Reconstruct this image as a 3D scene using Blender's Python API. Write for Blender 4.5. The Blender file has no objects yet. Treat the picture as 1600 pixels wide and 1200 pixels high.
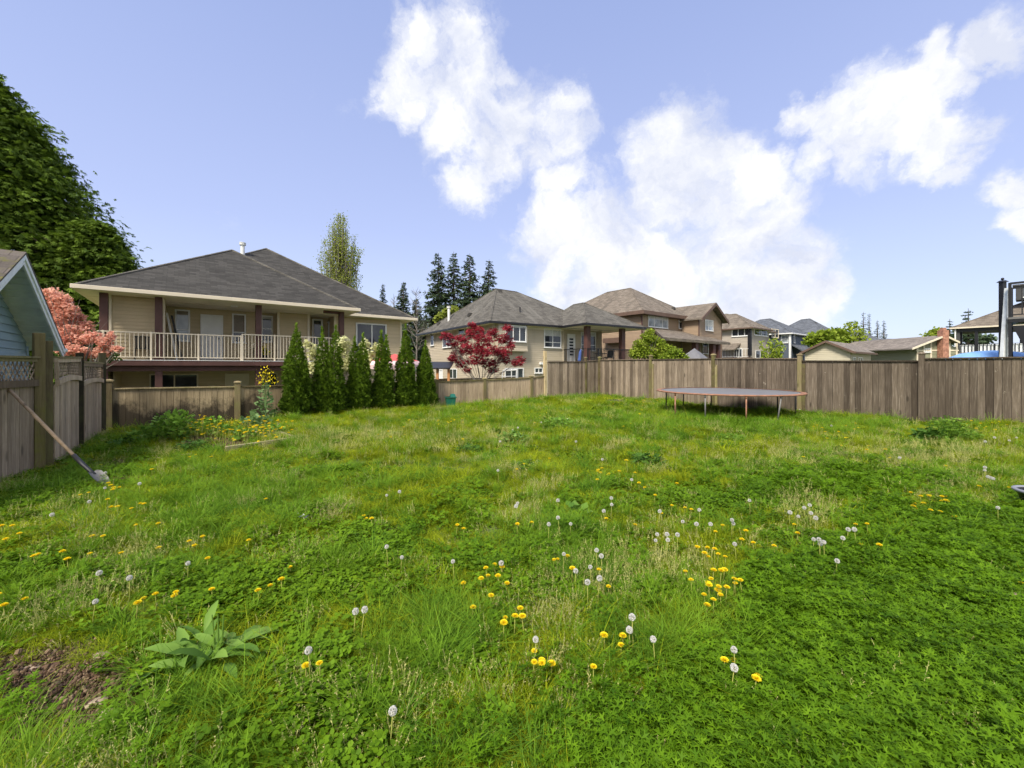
import bpy, math, random
import numpy as np
from mathutils import Vector
R_ = random.Random(11)
NR = np.random.RandomState(5)
SC = bpy.context.scene
COL = SC.collection
F, HY, EYE = 640.0, 573.0, 1.55        # focal length in photo pixels, horizon row, eye height in metres

# ------------------------------------------------------------------ basic helpers
def tag(o, label=None, cat=None, group=None, kind=None):
    if label: o['label'] = label
    if cat: o['category'] = cat
    if group: o['group'] = group
    if kind: o['kind'] = kind
    return o

def thing(name, label, cat, loc=(0, 0, 0), rz=0.0, group=None):
    o = bpy.data.objects.new(name, None); COL.objects.link(o)
    o.location = loc; o.rotation_euler = (0, 0, rz); o.empty_display_size = 0.3
    return tag(o, label, cat, group)

def place_copy(root, loc, rz=None, scale=None, label=None, rot=None):
    r = root.copy(); COL.objects.link(r); r.location = loc
    if rz is not None: r.rotation_euler = (0, 0, rz)
    if rot is not None: r.rotation_euler = rot
    if scale is not None: r.scale = (scale,) * 3
    if label: r['label'] = label
    for ch in list(root.children):
        c = ch.copy(); COL.objects.link(c); c.parent = r
        for g in ch.children:
            d = g.copy(); COL.objects.link(d); d.parent = c
    return r

class MB:
    def __init__(s): s.v, s.f, s.a, s.m = [], [], [], []; s.var = 0.5; s.mi = 0
    def poly(s, pts):
        n = len(s.v); s.v += [tuple(p) for p in pts]; s.f.append(tuple(range(n, n + len(pts))))
        s.a.append(s.var); s.m.append(s.mi); return s
    def hexa(s, p):      # p: 4 bottom pts (ccw) then 4 top pts
        n = len(s.v); s.v += [tuple(q) for q in p]
        for f in ((3, 2, 1, 0), (4, 5, 6, 7), (0, 1, 5, 4), (1, 2, 6, 5), (2, 3, 7, 6), (3, 0, 4, 7)):
            s.f.append(tuple(n + i for i in f)); s.a.append(s.var); s.m.append(s.mi)
        return s
    def box(s, x0, x1, y0, y1, z0, z1):
        x0, x1 = min(x0, x1), max(x0, x1); y0, y1 = min(y0, y1), max(y0, y1); z0, z1 = min(z0, z1), max(z0, z1)
        return s.hexa([(x0, y0, z0), (x1, y0, z0), (x1, y1, z0), (x0, y1, z0), (x0, y0, z1), (x1, y0, z1), (x1, y1, z1), (x0, y1, z1)])
    def slab(s, a, b, t, z0, z1, off=0.0, zb=None, zt=None):
        """upright board from a to b (2D), thickness t, centred at off to the outward (right-hand) side"""
        dx, dy = b[0] - a[0], b[1] - a[1]; L = math.hypot(dx, dy) or 1; nx, ny = dy / L, -dx / L
        o0, o1 = off - t / 2, off + t / 2
        zb0, zb1 = (z0, z0) if zb is None else zb; zt0, zt1 = (z1, z1) if zt is None else zt
        A0 = (a[0] + nx * o1, a[1] + ny * o1); B0 = (b[0] + nx * o1, b[1] + ny * o1)
        B1 = (b[0] + nx * o0, b[1] + ny * o0); A1 = (a[0] + nx * o0, a[1] + ny * o0)
        return s.hexa([(*A0, zb0), (*B0, zb1), (*B1, zb1), (*A1, zb0), (*A0, zt0), (*B0, zt1), (*B1, zt1), (*A1, zt0)])
    def tube(s, p0, p1, r0, r1=None, n=8, cap=True):
        return s.path([p0, p1], [r0, r0 if r1 is None else r1], n, cap)
    def path(s, pts, rad, n=8, cap=True):
        pts = [Vector(p) for p in pts]
        if not isinstance(rad, (list, tuple)): rad = [rad] * len(pts)
        base = len(s.v); X = None
        for i, p in enumerate(pts):
            d = (pts[min(i + 1, len(pts) - 1)] - pts[max(i - 1, 0)]).normalized()
            if X is None:
                X = d.orthogonal().normalized()
            else:
                X = (X - d * X.dot(d)).normalized()
            Y = d.cross(X)
            for k in range(n):
                t = 2 * math.pi * k / n
                s.v.append(tuple(p + (X * math.cos(t) + Y * math.sin(t)) * rad[i]))
        for i in range(len(pts) - 1):
            for k in range(n):
                a = base + i * n + k; b = base + i * n + (k + 1) % n
                s.f.append((a, b, b + n, a + n)); s.a.append(s.var); s.m.append(s.mi)
        if cap:
            for q in (range(base + n - 1, base - 1, -1), range(base + (len(pts) - 1) * n, base + len(pts) * n)):
                s.f.append(tuple(q)); s.a.append(s.var); s.m.append(s.mi)
        return s
    def lathe(s, prof, n=24, c=(0, 0, 0)):
        base = len(s.v)
        for r, z in prof:
            for k in range(n):
                t = 2 * math.pi * k / n; s.v.append((c[0] + r * math.cos(t), c[1] + r * math.sin(t), c[2] + z))
        for i in range(len(prof) - 1):
            for k in range(n):
                a = base + i * n + k; b = base + i * n + (k + 1) % n
                s.f.append((a, b, b + n, a + n)); s.a.append(s.var); s.m.append(s.mi)
        return s
    def build(s, name, mat, parent=None, smooth=False, bevel=0.0):
        me = bpy.data.meshes.new(name); me.from_pydata(s.v, [], s.f); me.update()
        at = me.attributes.new('var', 'FLOAT', 'FACE'); at.data.foreach_set('value', s.a)
        mats = mat if isinstance(mat, (list, tuple)) else [mat]
        for m in mats: me.materials.append(m)
        if len(mats) > 1: me.polygons.foreach_set('material_index', s.m)
        if smooth: me.polygons.foreach_set('use_smooth', [True] * len(s.f))
        o = bpy.data.objects.new(name, me); COL.objects.link(o)
        if parent: o.parent = parent
        if bevel:
            b = o.modifiers.new('bevel', 'BEVEL'); b.width = bevel; b.segments = 2; b.limit_method = 'ANGLE'
        return o

def np_mesh(name, V, Fc, k, var, mat):
    """V (N,3), Fc flat index list of k-gons"""
    me = bpy.data.meshes.new(name)
    nf = len(Fc) // k
    me.vertices.add(len(V)); me.vertices.foreach_set('co', np.asarray(V, np.float32).ravel())
    me.loops.add(len(Fc)); me.loops.foreach_set('vertex_index', np.asarray(Fc, np.int32))
    me.polygons.add(nf); me.polygons.foreach_set('loop_start', np.arange(0, nf * k, k, dtype=np.int32))
    me.polygons.foreach_set('loop_total', np.full(nf, k, np.int32))
    at = me.attributes.new('var', 'FLOAT', 'FACE'); at.data.foreach_set('value', np.asarray(var, np.float32))
    me.materials.append(mat); me.update(calc_edges=True); me.validate()
    return me

T_LEAF = (np.array([(0, 0, 0), (.5, .45, .08), (0, 1, 0), (-.5, .45, .08)]), [(0, 1, 2, 3)])
T_SPRAY = (np.array([(0, 0, 0), (.16, .5, .04), (0, 1, 0), (-.16, .5, .04),
                     (.1, .1, 0), (.42, .45, .05), (.5, .85, -.05), (.15, .5, .03),
                     (-.1, .1, 0), (-.15, .5, .03), (-.5, .85, -.05), (-.42, .45, .05)]), [(0, 1, 2, 3), (4, 5, 6, 7), (8, 9, 10, 11)])
T_FROND = (np.array([(-.07, 0, 0), (.07, 0, 0), (.16, .5, -.08), (-.16, .5, -.08), (.05, 1.0, -.35), (-.05, 1.0, -.35),
                     (.08, .1, 0), (.42, .4, -.12), (.36, .6, -.18), (.1, .3, -.03),
                     (-.08, .1, 0), (-.1, .3, -.03), (-.36, .6, -.18), (-.42, .4, -.12),
                     (.1, .5, -.08), (.34, .8, -.3), (.26, .92, -.36), (.08, .7, -.15),
                     (-.1, .5, -.08), (-.08, .7, -.15), (-.26, .92, -.36), (-.34, .8, -.3)]),
           [(0, 1, 2, 3), (3, 2, 4, 5), (6, 7, 8, 9), (10, 11, 12, 13), (14, 15, 16, 17), (18, 19, 20, 21)])
T_STAR = (np.array([(0, 0, 0), (.12, .35, .03), (0, 1, -.1), (-.12, .35, .03),
                    (0, 0, 0), (.38, .2, .03), (.7, .75, -.1), (.15, .35, .03),
                    (0, 0, 0), (-.15, .35, .03), (-.7, .75, -.1), (-.38, .2, .03)]), [(0, 1, 2, 3), (4, 5, 6, 7), (8, 9, 10, 11)])

def scatter(name, T, P, D, S, var, mat, parent=None, aspect=1.0, up=None, roll=1.0):
    """many copies of a leaf shape T merged in one mesh: at P, pointing along D, size S"""
    tv, tf = T; P = np.asarray(P, float); D = np.asarray(D, float); N = len(P)
    D = D / (np.linalg.norm(D, axis=1, keepdims=True) + 1e-9)
    U = NR.normal(size=(N, 3)) * roll
    if up is not None: U = U + np.asarray(up)
    X = np.cross(D, U); X /= (np.linalg.norm(X, axis=1, keepdims=True) + 1e-9)
    Z = np.cross(X, D)
    S = np.asarray(S, float).reshape(-1, 1, 1)
    V = P[:, None, :] + S * (tv[None, :, 0:1] * aspect * X[:, None, :] + tv[None, :, 1:2] * D[:, None, :] + tv[None, :, 2:3] * Z[:, None, :])
    k = len(tv); base = (np.arange(N) * k)[:, None, None]
    Fc = (base + np.array(tf)[None]).reshape(-1)
    me = np_mesh(name, V.reshape(-1, 3), Fc, len(tf[0]), np.repeat(np.asarray(var, float), len(tf)), mat)
    o = bpy.data.objects.new(name, me); COL.objects.link(o)
    if parent: o.parent = parent
    return o

# ------------------------------------------------------------------ camera geometry of the photo
def P(px, py, Y): return Vector(((px - 800) / F * Y, Y, EYE + (HY - py) / F * Y))
CTRL = [(11.44, 11.44, -.02), (12.5, 10.0, .08), (9.7, 13.8, -.06), (7.93, 16.1, -.06), (6.24, 18.4, 0), (4.5, 20.9, .02),
        (1.5, 19.1, .07), (-1.2, 17.2, -.03), (-2.9, 15.8, -.03), (-8.0, 12.3, -.16), (-10.4, 10.6, -.14), (-7.5, 6.7, -.07),
        (-7.3, 5.8, -.1), (-5.4, 5.5, -.04), (-6.5, 12.4, .0), (-5.6, 12.7, .03), (-4.8, 13.4, .03), (-4.0, 14.0, .02), (-3.3, 14.6, .02),
        (0, 0, 0), (0, 4, 0), (3, 3, 0), (-3, 3, 0), (4, 7, 0), (-3, 8, 0.02), (1, 11, .02), (6, 10, 0), (14, 5, 0), (-6, 0, 0), (6, 0, 0)]
CT = np.array(CTRL)
BA, BB = np.array((-10.5, 10.7)), np.array((4.5, 21.05))     # back fence line
RB = np.array((11.44, 11.44)); RD = np.array((.598, -.801))   # right fence line
def lind(p, a, d, n): return (p[..., 0] - a[0]) * n[0] + (p[..., 1] - a[1]) * n[1]
bd = (BB - BA) / np.linalg.norm(BB - BA); bn = np.array((-bd[1], bd[0]))
def d_back(x, y): return (x - BA[0]) * bn[0] + (y - BA[1]) * bn[1]
def d_right(x, y): return (x - RB[0]) * .801 + (y - RB[1]) * .598
def d_left(x, y):    # positive beyond the left fence
    a = (x + 7.5) * -.788 + (y - 6.7) * -.6157          # along the far part
    b = (x + 7.55) * -.9 + (y - 6.6) * -.42
    return np.where(y > 6.7, a, b)
def zyard(x, y):
    x = np.asarray(x, float); y = np.asarray(y, float)
    d2 = (x[..., None] - CT[:, 0]) ** 2 + (y[..., None] - CT[:, 1]) ** 2 + .15
    w = d2 ** -1.6
    z = (w * CT[:, 2]).sum(-1) / w.sum(-1)
    b = .018 * np.sin(x * 1.9 + np.sin(y * 1.3) * 1.7) * np.cos(y * 2.1 + x * .6) + .012 * np.sin(x * 5.1 + 1.3 * y) * np.sin(y * 4.3 - x) + .008 * np.sin(x * 11. + y * 3) * np.sin(y * 9.3)
    return z + b
def zg(x, y):
    x = np.asarray(x, float); y = np.asarray(y, float)
    z = zyard(x, y)
    t = np.clip((d_back(x, y) - .25) / 2.2, 0, 1); t = t * t * (3 - 2 * t); z = z * (1 - t) + -1.0 * t
    t = np.clip((d_right(x, y) - .5) / 4, 0, 1); z = z * (1 - t) + -.35 * t
    return z
def G(px, py, h=0.0):
    dx, dz = (px - 800) / F, (HY - py) / F; Y = 3.0
    for _ in range(60):
        z = float(zg(dx * Y, Y)) + h; Yn = (z - EYE) / dz if dz < -1e-4 else 30
        Y = .5 * Y + .5 * min(max(Yn, .5), 40)
    return Vector((dx * Y, Y, EYE + dz * Y))
def to_px(x, y, z): return 800 + F * x / y, HY - F * (z - EYE) / y

class Frame:
    def __init__(s, x, y, deg): s.o = (x, y); a = math.radians(deg); s.c, s.s = math.cos(a), math.sin(a); s.a = a
    def world(s, w, u, z=0): return Vector((s.o[0] + s.c * w - s.s * u, s.o[1] + s.s * w + s.c * u, z))
    def loc(s, X, Y): dx, dy = X - s.o[0], Y - s.o[1]; return (s.c * dx + s.s * dy, -s.s * dx + s.c * dy)
    def ray(s, px, py):
        d = ((px - 800) / F, 1.0); o = s.loc(0, 0); e = s.loc(*d); return o, (e[0] - o[0], e[1] - o[1]), (HY - py) / F
    def hit(s, px, py, p0, p1):
        """where the photo's pixel ray meets the upright plane through local 2D points p0,p1 -> (w,u,z)"""
        o, d, dz = s.ray(px, py); ex, ey = p1[0] - p0[0], p1[1] - p0[1]; nx, ny = ey, -ex
        t = ((p0[0] - o[0]) * nx + (p0[1] - o[1]) * ny) / (d[0] * nx + d[1] * ny)
        return (o[0] + d[0] * t, o[1] + d[1] * t, EYE + dz * t)
    def hu(s, px, py, u): return s.hit(px, py, (0, u), (1, u))
    def hw(s, px, py, w): return s.hit(px, py, (w, 1), (w, 0))

# ------------------------------------------------------------------ materials
def newmat(name):
    m = bpy.data.materials.new(name); m.use_nodes = True; nt = m.node_tree
    for n in list(nt.nodes): nt.nodes.remove(n)
    out = nt.nodes.new('ShaderNodeOutputMaterial'); bs = nt.nodes.new('ShaderNodeBsdfPrincipled')
    nt.links.new(bs.outputs[0], out.inputs[0]); return m, nt, bs, out
def N(nt, t, **kw):
    n = nt.nodes.new(t)
    for k, v in kw.items():
        if k.startswith('i_'): n.inputs[k[2:]].default_value = v
        elif k.startswith('n_'): n.inputs[int(k[2:])].default_value = v
        else: setattr(n, k, v)
    return n
def c4(c): return (c[0], c[1], c[2], 1)
def ramp(nt, fac, stops):
    r = N(nt, 'ShaderNodeValToRGB'); e = r.color_ramp.elements
    while len(e) < len(stops): e.new(.5)
    for i, (p, c) in enumerate(stops): e[i].position = p; e[i].color = c4(c)
    nt.links.new(fac, r.inputs[0]); return r.outputs[0]
def noise(nt, scale, detail=4, vec=None, rough=.55):
    n = N(nt, 'ShaderNodeTexNoise'); n.inputs['Scale'].default_value = scale; n.inputs['Detail'].default_value = detail; n.inputs['Roughness'].default_value = rough
    if vec is not None: nt.links.new(vec, n.inputs['Vector'])
    return n.outputs['Fac']
def mapped(nt, sc, kind='Object'):
    tc = N(nt, 'ShaderNodeTexCoord'); mp = N(nt, 'ShaderNodeMapping'); mp.inputs['Scale'].default_value = sc
    nt.links.new(tc.outputs[kind], mp.inputs['Vector']); return mp.outputs[0]
def mixc(nt, f, a, b, mode='MIX'):
    m = N(nt, 'ShaderNodeMix', data_type='RGBA', blend_type=mode)
    for s_, v in ((m.inputs[0], f), (m.inputs[6], a), (m.inputs[7], b)):
        if hasattr(v, 'is_linked'): nt.links.new(v, s_)
        elif isinstance(v, (int, float)): s_.default_value = v
        else: s_.default_value = c4(v)
    return m.outputs[2]
def bump(nt, h, bs, dist=.01, st=.6):
    b = N(nt, 'ShaderNodeBump'); b.inputs['Distance'].default_value = dist; b.inputs['Strength'].default_value = st
    nt.links.new(h, b.inputs['Height']); nt.links.new(b.outputs[0], bs.inputs['Normal'])

def m_plain(name, c, rough=.6, var=.12, metal=0, spec=.4, sc=3.0):
    m, nt, bs, _ = newmat(name); v = mapped(nt, (1, 1, 1)); f = noise(nt, sc, 5, v)
    a = tuple(x * (1 - var) for x in c); b = tuple(min(1, x * (1 + var)) for x in c)
    nt.links.new(ramp(nt, f, [(.3, a), (.7, b)]), bs.inputs['Base Color'])
    bs.inputs['Roughness'].default_value = rough; bs.inputs['Metallic'].default_value = metal; bs.inputs['Specular IOR Level'].default_value = spec
    return m
def m_siding(name, c):
    m, nt, bs, _ = newmat(name); v = mapped(nt, (.25, .25, 6)); f = noise(nt, 2.0, 4, v)
    v2 = mapped(nt, (1.2, 1.2, .5)); f2 = noise(nt, 1.5, 5, v2)
    a = tuple(x * .90 for x in c); b = tuple(min(1, x * 1.06) for x in c)
    col = ramp(nt, f, [(.3, a), (.7, b)])
    dirt = tuple(x * .78 for x in c)
    r = N(nt, 'ShaderNodeMapRange'); r.inputs[1].default_value = .52; r.inputs[2].default_value = .75; r.inputs[4].default_value = .5
    nt.links.new(f2, r.inputs[0])
    nt.links.new(mixc(nt, r.outputs[0], col, dirt), bs.inputs['Base Color']); bs.inputs['Roughness'].default_value = .6; bs.inputs['Specular IOR Level'].default_value = .25
    return m
def m_shingle(name, c, lo=.55, hi=1.35, moss=None, streak=None, course=.15):
    m, nt, bs, _ = newmat(name)
    tc = N(nt, 'ShaderNodeTexCoord'); ge = N(nt, 'ShaderNodeNewGeometry'); vt = N(nt, 'ShaderNodeVectorTransform', vector_type='NORMAL', convert_from='WORLD', convert_to='OBJECT')
    nt.links.new(ge.outputs['Normal'], vt.inputs[0])
    ab = N(nt, 'ShaderNodeVectorMath', operation='ABSOLUTE'); nt.links.new(vt.outputs[0], ab.inputs[0])
    sn = N(nt, 'ShaderNodeSeparateXYZ'); nt.links.new(ab.outputs[0], sn.inputs[0]); sp = N(nt, 'ShaderNodeSeparateXYZ'); nt.links.new(tc.outputs['Object'], sp.inputs[0])
    gt = N(nt, 'ShaderNodeMath', operation='GREATER_THAN'); nt.links.new(sn.outputs[1], gt.inputs[0]); nt.links.new(sn.outputs[0], gt.inputs[1])
    mx = N(nt, 'ShaderNodeMix'); nt.links.new(gt.outputs[0], mx.inputs[0]); nt.links.new(sp.outputs[1], mx.inputs[2]); nt.links.new(sp.outputs[0], mx.inputs[3])
    cb = N(nt, 'ShaderNodeCombineXYZ'); nt.links.new(mx.outputs[0], cb.inputs[0])
    ms = N(nt, 'ShaderNodeMath', operation='MULTIPLY'); ms.inputs[1].default_value = 1.8; nt.links.new(sp.outputs[2], ms.inputs[0]); nt.links.new(ms.outputs[0], cb.inputs[1])
    br = N(nt, 'ShaderNodeTexBrick', offset=.37, squash=1.0); br.inputs['Scale'].default_value = 1.0; br.inputs['Brick Width'].default_value = .34; br.inputs['Row Height'].default_value = course
    br.inputs['Mortar Size'].default_value = .008; br.inputs['Mortar Smooth'].default_value = .4; br.inputs['Bias'].default_value = 0.0
    br.inputs['Color1'].default_value = c4(tuple(x * lo for x in c)); br.inputs['Color2'].default_value = c4(tuple(min(1, x * hi) for x in c)); br.inputs['Mortar'].default_value = c4(tuple(x * .45 for x in c))
    nt.links.new(cb.outputs[0], br.inputs['Vector'])
    f = noise(nt, .5, 6, tc.outputs['Object'], .7)
    col = mixc(nt, .75, br.outputs['Color'], ramp(nt, f, [(.3, tuple(x * .75 for x in c)), (.7, tuple(min(1, x * 1.3) for x in c))]), 'MIX')
    col = mixc(nt, .45, br.outputs['Color'], col)
    if streak is not None:
        mp = N(nt, 'ShaderNodeMapping'); mp.inputs['Scale'].default_value = (1.6, .25, 1); nt.links.new(cb.outputs[0], mp.inputs['Vector'])
        f3 = noise(nt, 1.0, 4, mp.outputs[0]); r = N(nt, 'ShaderNodeMapRange'); r.inputs[1].default_value = .5; r.inputs[2].default_value = .72; r.inputs[4].default_value = .8; nt.links.new(f3, r.inputs[0])
        col = mixc(nt, r.outputs[0], col, streak)
    if moss is not None:
        f3 = noise(nt, 3.0, 6, tc.outputs['Object'], .7); r = N(nt, 'ShaderNodeMapRange'); r.inputs[1].default_value = .52; r.inputs[2].default_value = .66; nt.links.new(f3, r.inputs[0])
        col = mixc(nt, r.outputs[0], col, moss)
    fine = noise(nt, 40, 2, tc.outputs['Object']); col = mixc(nt, .5, col, ramp(nt, fine, [(.3, (.6, .6, .6)), (.7, (1.25, 1.25, 1.25))]), 'MULTIPLY')
    nt.links.new(col, bs.inputs['Base Color']); bs.inputs['Roughness'].default_value = .9; bs.inputs['Specular IOR Level'].default_value = .2
    bump(nt, br.outputs['Fac'], bs, -.012, .7)
    return m
def m_wood(name, c1, c2, stain=None, stain_lo=.5, green=None, grain=(14, 14, .9), stain_z=None, chips=False):
    """weathered boards: attribute var changes each board's tone"""
    m, nt, bs, _ = newmat(name); at = N(nt, 'ShaderNodeAttribute', attribute_name='var')
    tc = N(nt, 'ShaderNodeTexCoord')
    off = N(nt, 'ShaderNodeMath', operation='MULTIPLY'); off.inputs[1].default_value = 37; nt.links.new(at.outputs['Fac'], off.inputs[0])
    cb = N(nt, 'ShaderNodeCombineXYZ'); nt.links.new(off.outputs[0], cb.inputs[0]); nt.links.new(off.outputs[0], cb.inputs[2])
    ad = N(nt, 'ShaderNodeVectorMath', operation='ADD'); nt.links.new(tc.outputs['Object'], ad.inputs[0]); nt.links.new(cb.outputs[0], ad.inputs[1])
    mp = N(nt, 'ShaderNodeMapping'); mp.inputs['Scale'].default_value = grain; nt.links.new(ad.outputs[0], mp.inputs['Vector'])
    f = noise(nt, 2.2, 8, mp.outputs[0], .72)
    col = ramp(nt, f, [(.25, tuple(x * .62 for x in c1)), (.5, c1), (.78, c2)])
    tone = ramp(nt, at.outputs['Fac'], [(0, (.40, .37, .35)), (.45, (.90, .88, .86)), (1, (1.45, 1.43, 1.40))])
    col = mixc(nt, 1.0, col, tone, 'MULTIPLY')
    # knots
    vo = N(nt, 'ShaderNodeTexVoronoi', feature='F1'); mk = N(nt, 'ShaderNodeMapping'); mk.inputs['Scale'].default_value = (4.5, 4.5, 1.5); nt.links.new(ad.outputs[0], mk.inputs['Vector']); nt.links.new(mk.outputs[0], vo.inputs['Vector']); vo.inputs['Scale'].default_value = 1
    r = N(nt, 'ShaderNodeMapRange'); r.inputs[1].default_value = .08; r.inputs[2].default_value = .17; r.inputs[3].default_value = .75; r.inputs[4].default_value = 0; nt.links.new(vo.outputs['Distance'], r.inputs[0])
    col = mixc(nt, r.outputs[0], col, tuple(x * .3 for x in c1))
    big = noise(nt, .9, 5, tc.outputs['Object'], .6)
    col = mixc(nt, .6, col, ramp(nt, big, [(.3, (.7, .68, .66)), (.7, (1.2, 1.2, 1.2))]), 'MULTIPLY')
    if chips:
        mc = N(nt, 'ShaderNodeMapping'); mc.inputs['Scale'].default_value = (7, 7, 5); nt.links.new(ad.outputs[0], mc.inputs['Vector']); fc = noise(nt, 1.0, 5, mc.outputs[0], .7)
        rc = N(nt, 'ShaderNodeMapRange'); rc.inputs[1].default_value = .66; rc.inputs[2].default_value = .72; rc.inputs[4].default_value = .7; nt.links.new(fc, rc.inputs[0]); col = mixc(nt, rc.outputs[0], col, (.46, .41, .33))
    if stain is not None:
        mp2 = N(nt, 'ShaderNodeMapping'); mp2.inputs['Scale'].default_value = (1.6, 1.6, 1.0); nt.links.new(tc.outputs['Object'], mp2.inputs['Vector'])
        f2 = noise(nt, 1.0, 6, mp2.outputs[0], .75)
        if stain_z:
            sp = N(nt, 'ShaderNodeSeparateXYZ'); nt.links.new(tc.outputs['Object'], sp.inputs[0]); rz = N(nt, 'ShaderNodeMapRange'); rz.inputs[1].default_value = stain_z[0]; rz.inputs[2].default_value = stain_z[1]; rz.inputs[3].default_value = .22; rz.inputs[4].default_value = -.25; nt.links.new(sp.outputs[2], rz.inputs[0])
            a2 = N(nt, 'ShaderNodeMath', operation='ADD'); nt.links.new(f2, a2.inputs[0]); nt.links.new(rz.outputs[0], a2.inputs[1]); f2 = a2.outputs[0]
        r = N(nt, 'ShaderNodeMapRange'); r.inputs[1].default_value = stain_lo; r.inputs[2].default_value = stain_lo + .16; r.inputs[4].default_value = .88; nt.links.new(f2, r.inputs[0])
        col = mixc(nt, r.outputs[0], col, stain)
    if green is not None:
        f4 = noise(nt, 2.2, 6, tc.outputs['Object'], .7); r = N(nt, 'ShaderNodeMapRange'); r.inputs[1].default_value = .45; r.inputs[2].default_value = .7; r.inputs[4].default_value = .8; nt.links.new(f4, r.inputs[0])
        col = mixc(nt, r.outputs[0], col, green)
    nt.links.new(col, bs.inputs['Base Color']); bs.inputs['Roughness'].default_value = .85; bs.inputs['Specular IOR Level'].default_value = .2
    bump(nt, f, bs, .004, .6)
    return m
def m_leaf(name, dark, light, trans=.3, rough=.6, wn=0.0, yellow=None, ysc=.5, spec=.12):
    """var attribute picks the tone of each leaf; wn adds variation over the ground"""
    m, nt, bs, out = newmat(name); at = N(nt, 'ShaderNodeAttribute', attribute_name='var')
    mid = tuple((a + b) / 2 for a, b in zip(dark, light))
    col = ramp(nt, at.outputs['Fac'], [(0, dark), (.5, mid), (1, light)])
    if wn:
        ge = N(nt, 'ShaderNodeNewGeometry'); f = noise(nt, ysc, 5, ge.outputs['Position'], .6)
        oi = N(nt, 'ShaderNodeObjectInfo')
        col = mixc(nt, wn, col, ramp(nt, oi.outputs['Random'], [(0, (.62, .66, .6)), (1, (1.3, 1.2, 1.2))]), 'MULTIPLY')
        r = N(nt, 'ShaderNodeMapRange'); r.inputs[1].default_value = .40; r.inputs[2].default_value = .66; r.inputs[4].default_value = .72; nt.links.new(f, r.inputs[0])
        col = mixc(nt, r.outputs[0], col, yellow if yellow else light)
    nt.links.new(col, bs.inputs['Base Color']); bs.inputs['Roughness'].default_value = rough; bs.inputs['Specular IOR Level'].default_value = spec
    if trans:
        tr = N(nt, 'ShaderNodeBsdfTranslucent'); nt.links.new(col, tr.inputs[0]); mx = N(nt, 'ShaderNodeMixShader'); mx.inputs[0].default_value = trans
        nt.links.new(bs.outputs[0], mx.inputs[1]); nt.links.new(tr.outputs[0], mx.inputs[2]); nt.links.new(mx.outputs[0], out.inputs[0])
    return m
def m_glass(name, c=(.02, .024, .03), rough=.04):
    m, nt, bs, _ = newmat(name); f = noise(nt, 1.2, 3, mapped(nt, (1, 1, 1)))
    nt.links.new(ramp(nt, f, [(.35, c), (.65, tuple(x * 2.2 for x in c))]), bs.inputs['Base Color'])
    bs.inputs['Roughness'].default_value = rough; bs.inputs['Specular IOR Level'].default_value = .6; return m
def m_rust(name):
    m, nt, bs, _ = newmat(name); v = mapped(nt, (1, 1, 1)); f = noise(nt, 6, 6, v, .7)
    nt.links.new(ramp(nt, f, [(.3, (.15, .11, .09)), (.45, (.24, .12, .07)), (.6, (.34, .16, .10)), (.75, (.36, .30, .26))]), bs.inputs['Base Color'])
    bs.inputs['Roughness'].default_value = .8; return m

M = {}
M['tan'] = m_siding('tan_siding', (.54, .44, .285)); M['tan2'] = m_siding('beige_siding', (.50, .43, .325)); M['brown_s'] = m_siding('brown_siding', (.33, .24, .165))
M['beige4'] = m_siding('pale_beige_siding', (.42, .37, .31)); M['slate'] = m_siding('slate_siding', (.09, .11, .145)); M['blue'] = m_siding('blue_siding', (.25, .345, .375))
M['green_s'] = m_siding('olive_panel', (.25, .25, .17)); M['shed_s'] = m_siding('cream_siding', (.50, .45, .34)); M['grey_s'] = m_siding('dark_grey_siding', (.06, .06, .062))
M['cream'] = m_plain('cream_paint', (.66, .58, .45), .5, .06); M['white'] = m_plain('white_paint', (.74, .74, .73), .45, .05); M['white_w'] = m_plain('weathered_white_paint', (.78, .81, .82), .55, .12, sc=9)
M['soffit'] = m_plain('soffit_panel', (.72, .65, .52), .6, .05); M['soffit_g'] = m_plain('painted_soffit_boards', (.70, .76, .70), .6, .12)
M['trim'] = m_plain('dark_brown_paint', (.085, .038, .032), .6, .2); M['trim2'] = m_plain('brown_trim', (.12, .075, .055), .6, .15); M['black'] = m_plain('black_metal', (.012, .012, .015), .4, .2)
M['deckgrey'] = m_plain('deck_membrane', (.40, .39, .36), .7); M['blind'] = m_plain('window_blind', (.52, .52, .50), .7, .08); M['blind_t'] = m_plain('tan_blind', (.24, .20, .15), .7)
M['glass'] = m_glass('window_glass'); M['glass_b'] = m_glass('bright_window_glass', (.20, .22, .24), .06)
M['sh_dark'] = m_shingle('charcoal_shingles', (.058, .055, .051)); M['sh_grey'] = m_shingle('grey_shingles', (.115, .107, .094), streak=(.185, .175, .155))
M['sh_brown'] = m_shingle('brown_shingles', (.185, .155, .125), streak=(.10, .085, .07)); M['sh_slate'] = m_shingle('slate_shingles', (.115, .125, .145)); M['sh_tan'] = m_shingle('taupe_shingles', (.22, .19, .165))
M['sh_old'] = m_shingle('mossy_old_shingles', (.13, .11, .095), moss=(.13, .125, .035), course=.26)
M['fence'] = m_wood('weathered_cedar_boards', (.215, .173, .130), (.375, .322, .255)); M['fence_r'] = m_wood('weathered_dark_cedar_boards', (.112, .090, .068), (.24, .205, .165), chips=True)
M['fence_l'] = m_wood('grey_cedar_boards', (.34, .265, .185), (.54, .45, .335))
M['fence_b'] = m_wood('mildewed_fence_boards', (.27, .215, .135), (.40, .33, .22), stain=(.022, .017, .012), stain_lo=.38, stain_z=(-.1, .9))
M['post'] = m_wood('mossy_fence_post', (.22, .18, .10), (.34, .29, .18), green=(.17, .17, .055)); M['post_m'] = m_wood('green_mossy_post', (.16, .13, .06), (.22, .19, .10), green=(.15, .16, .02))
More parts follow.
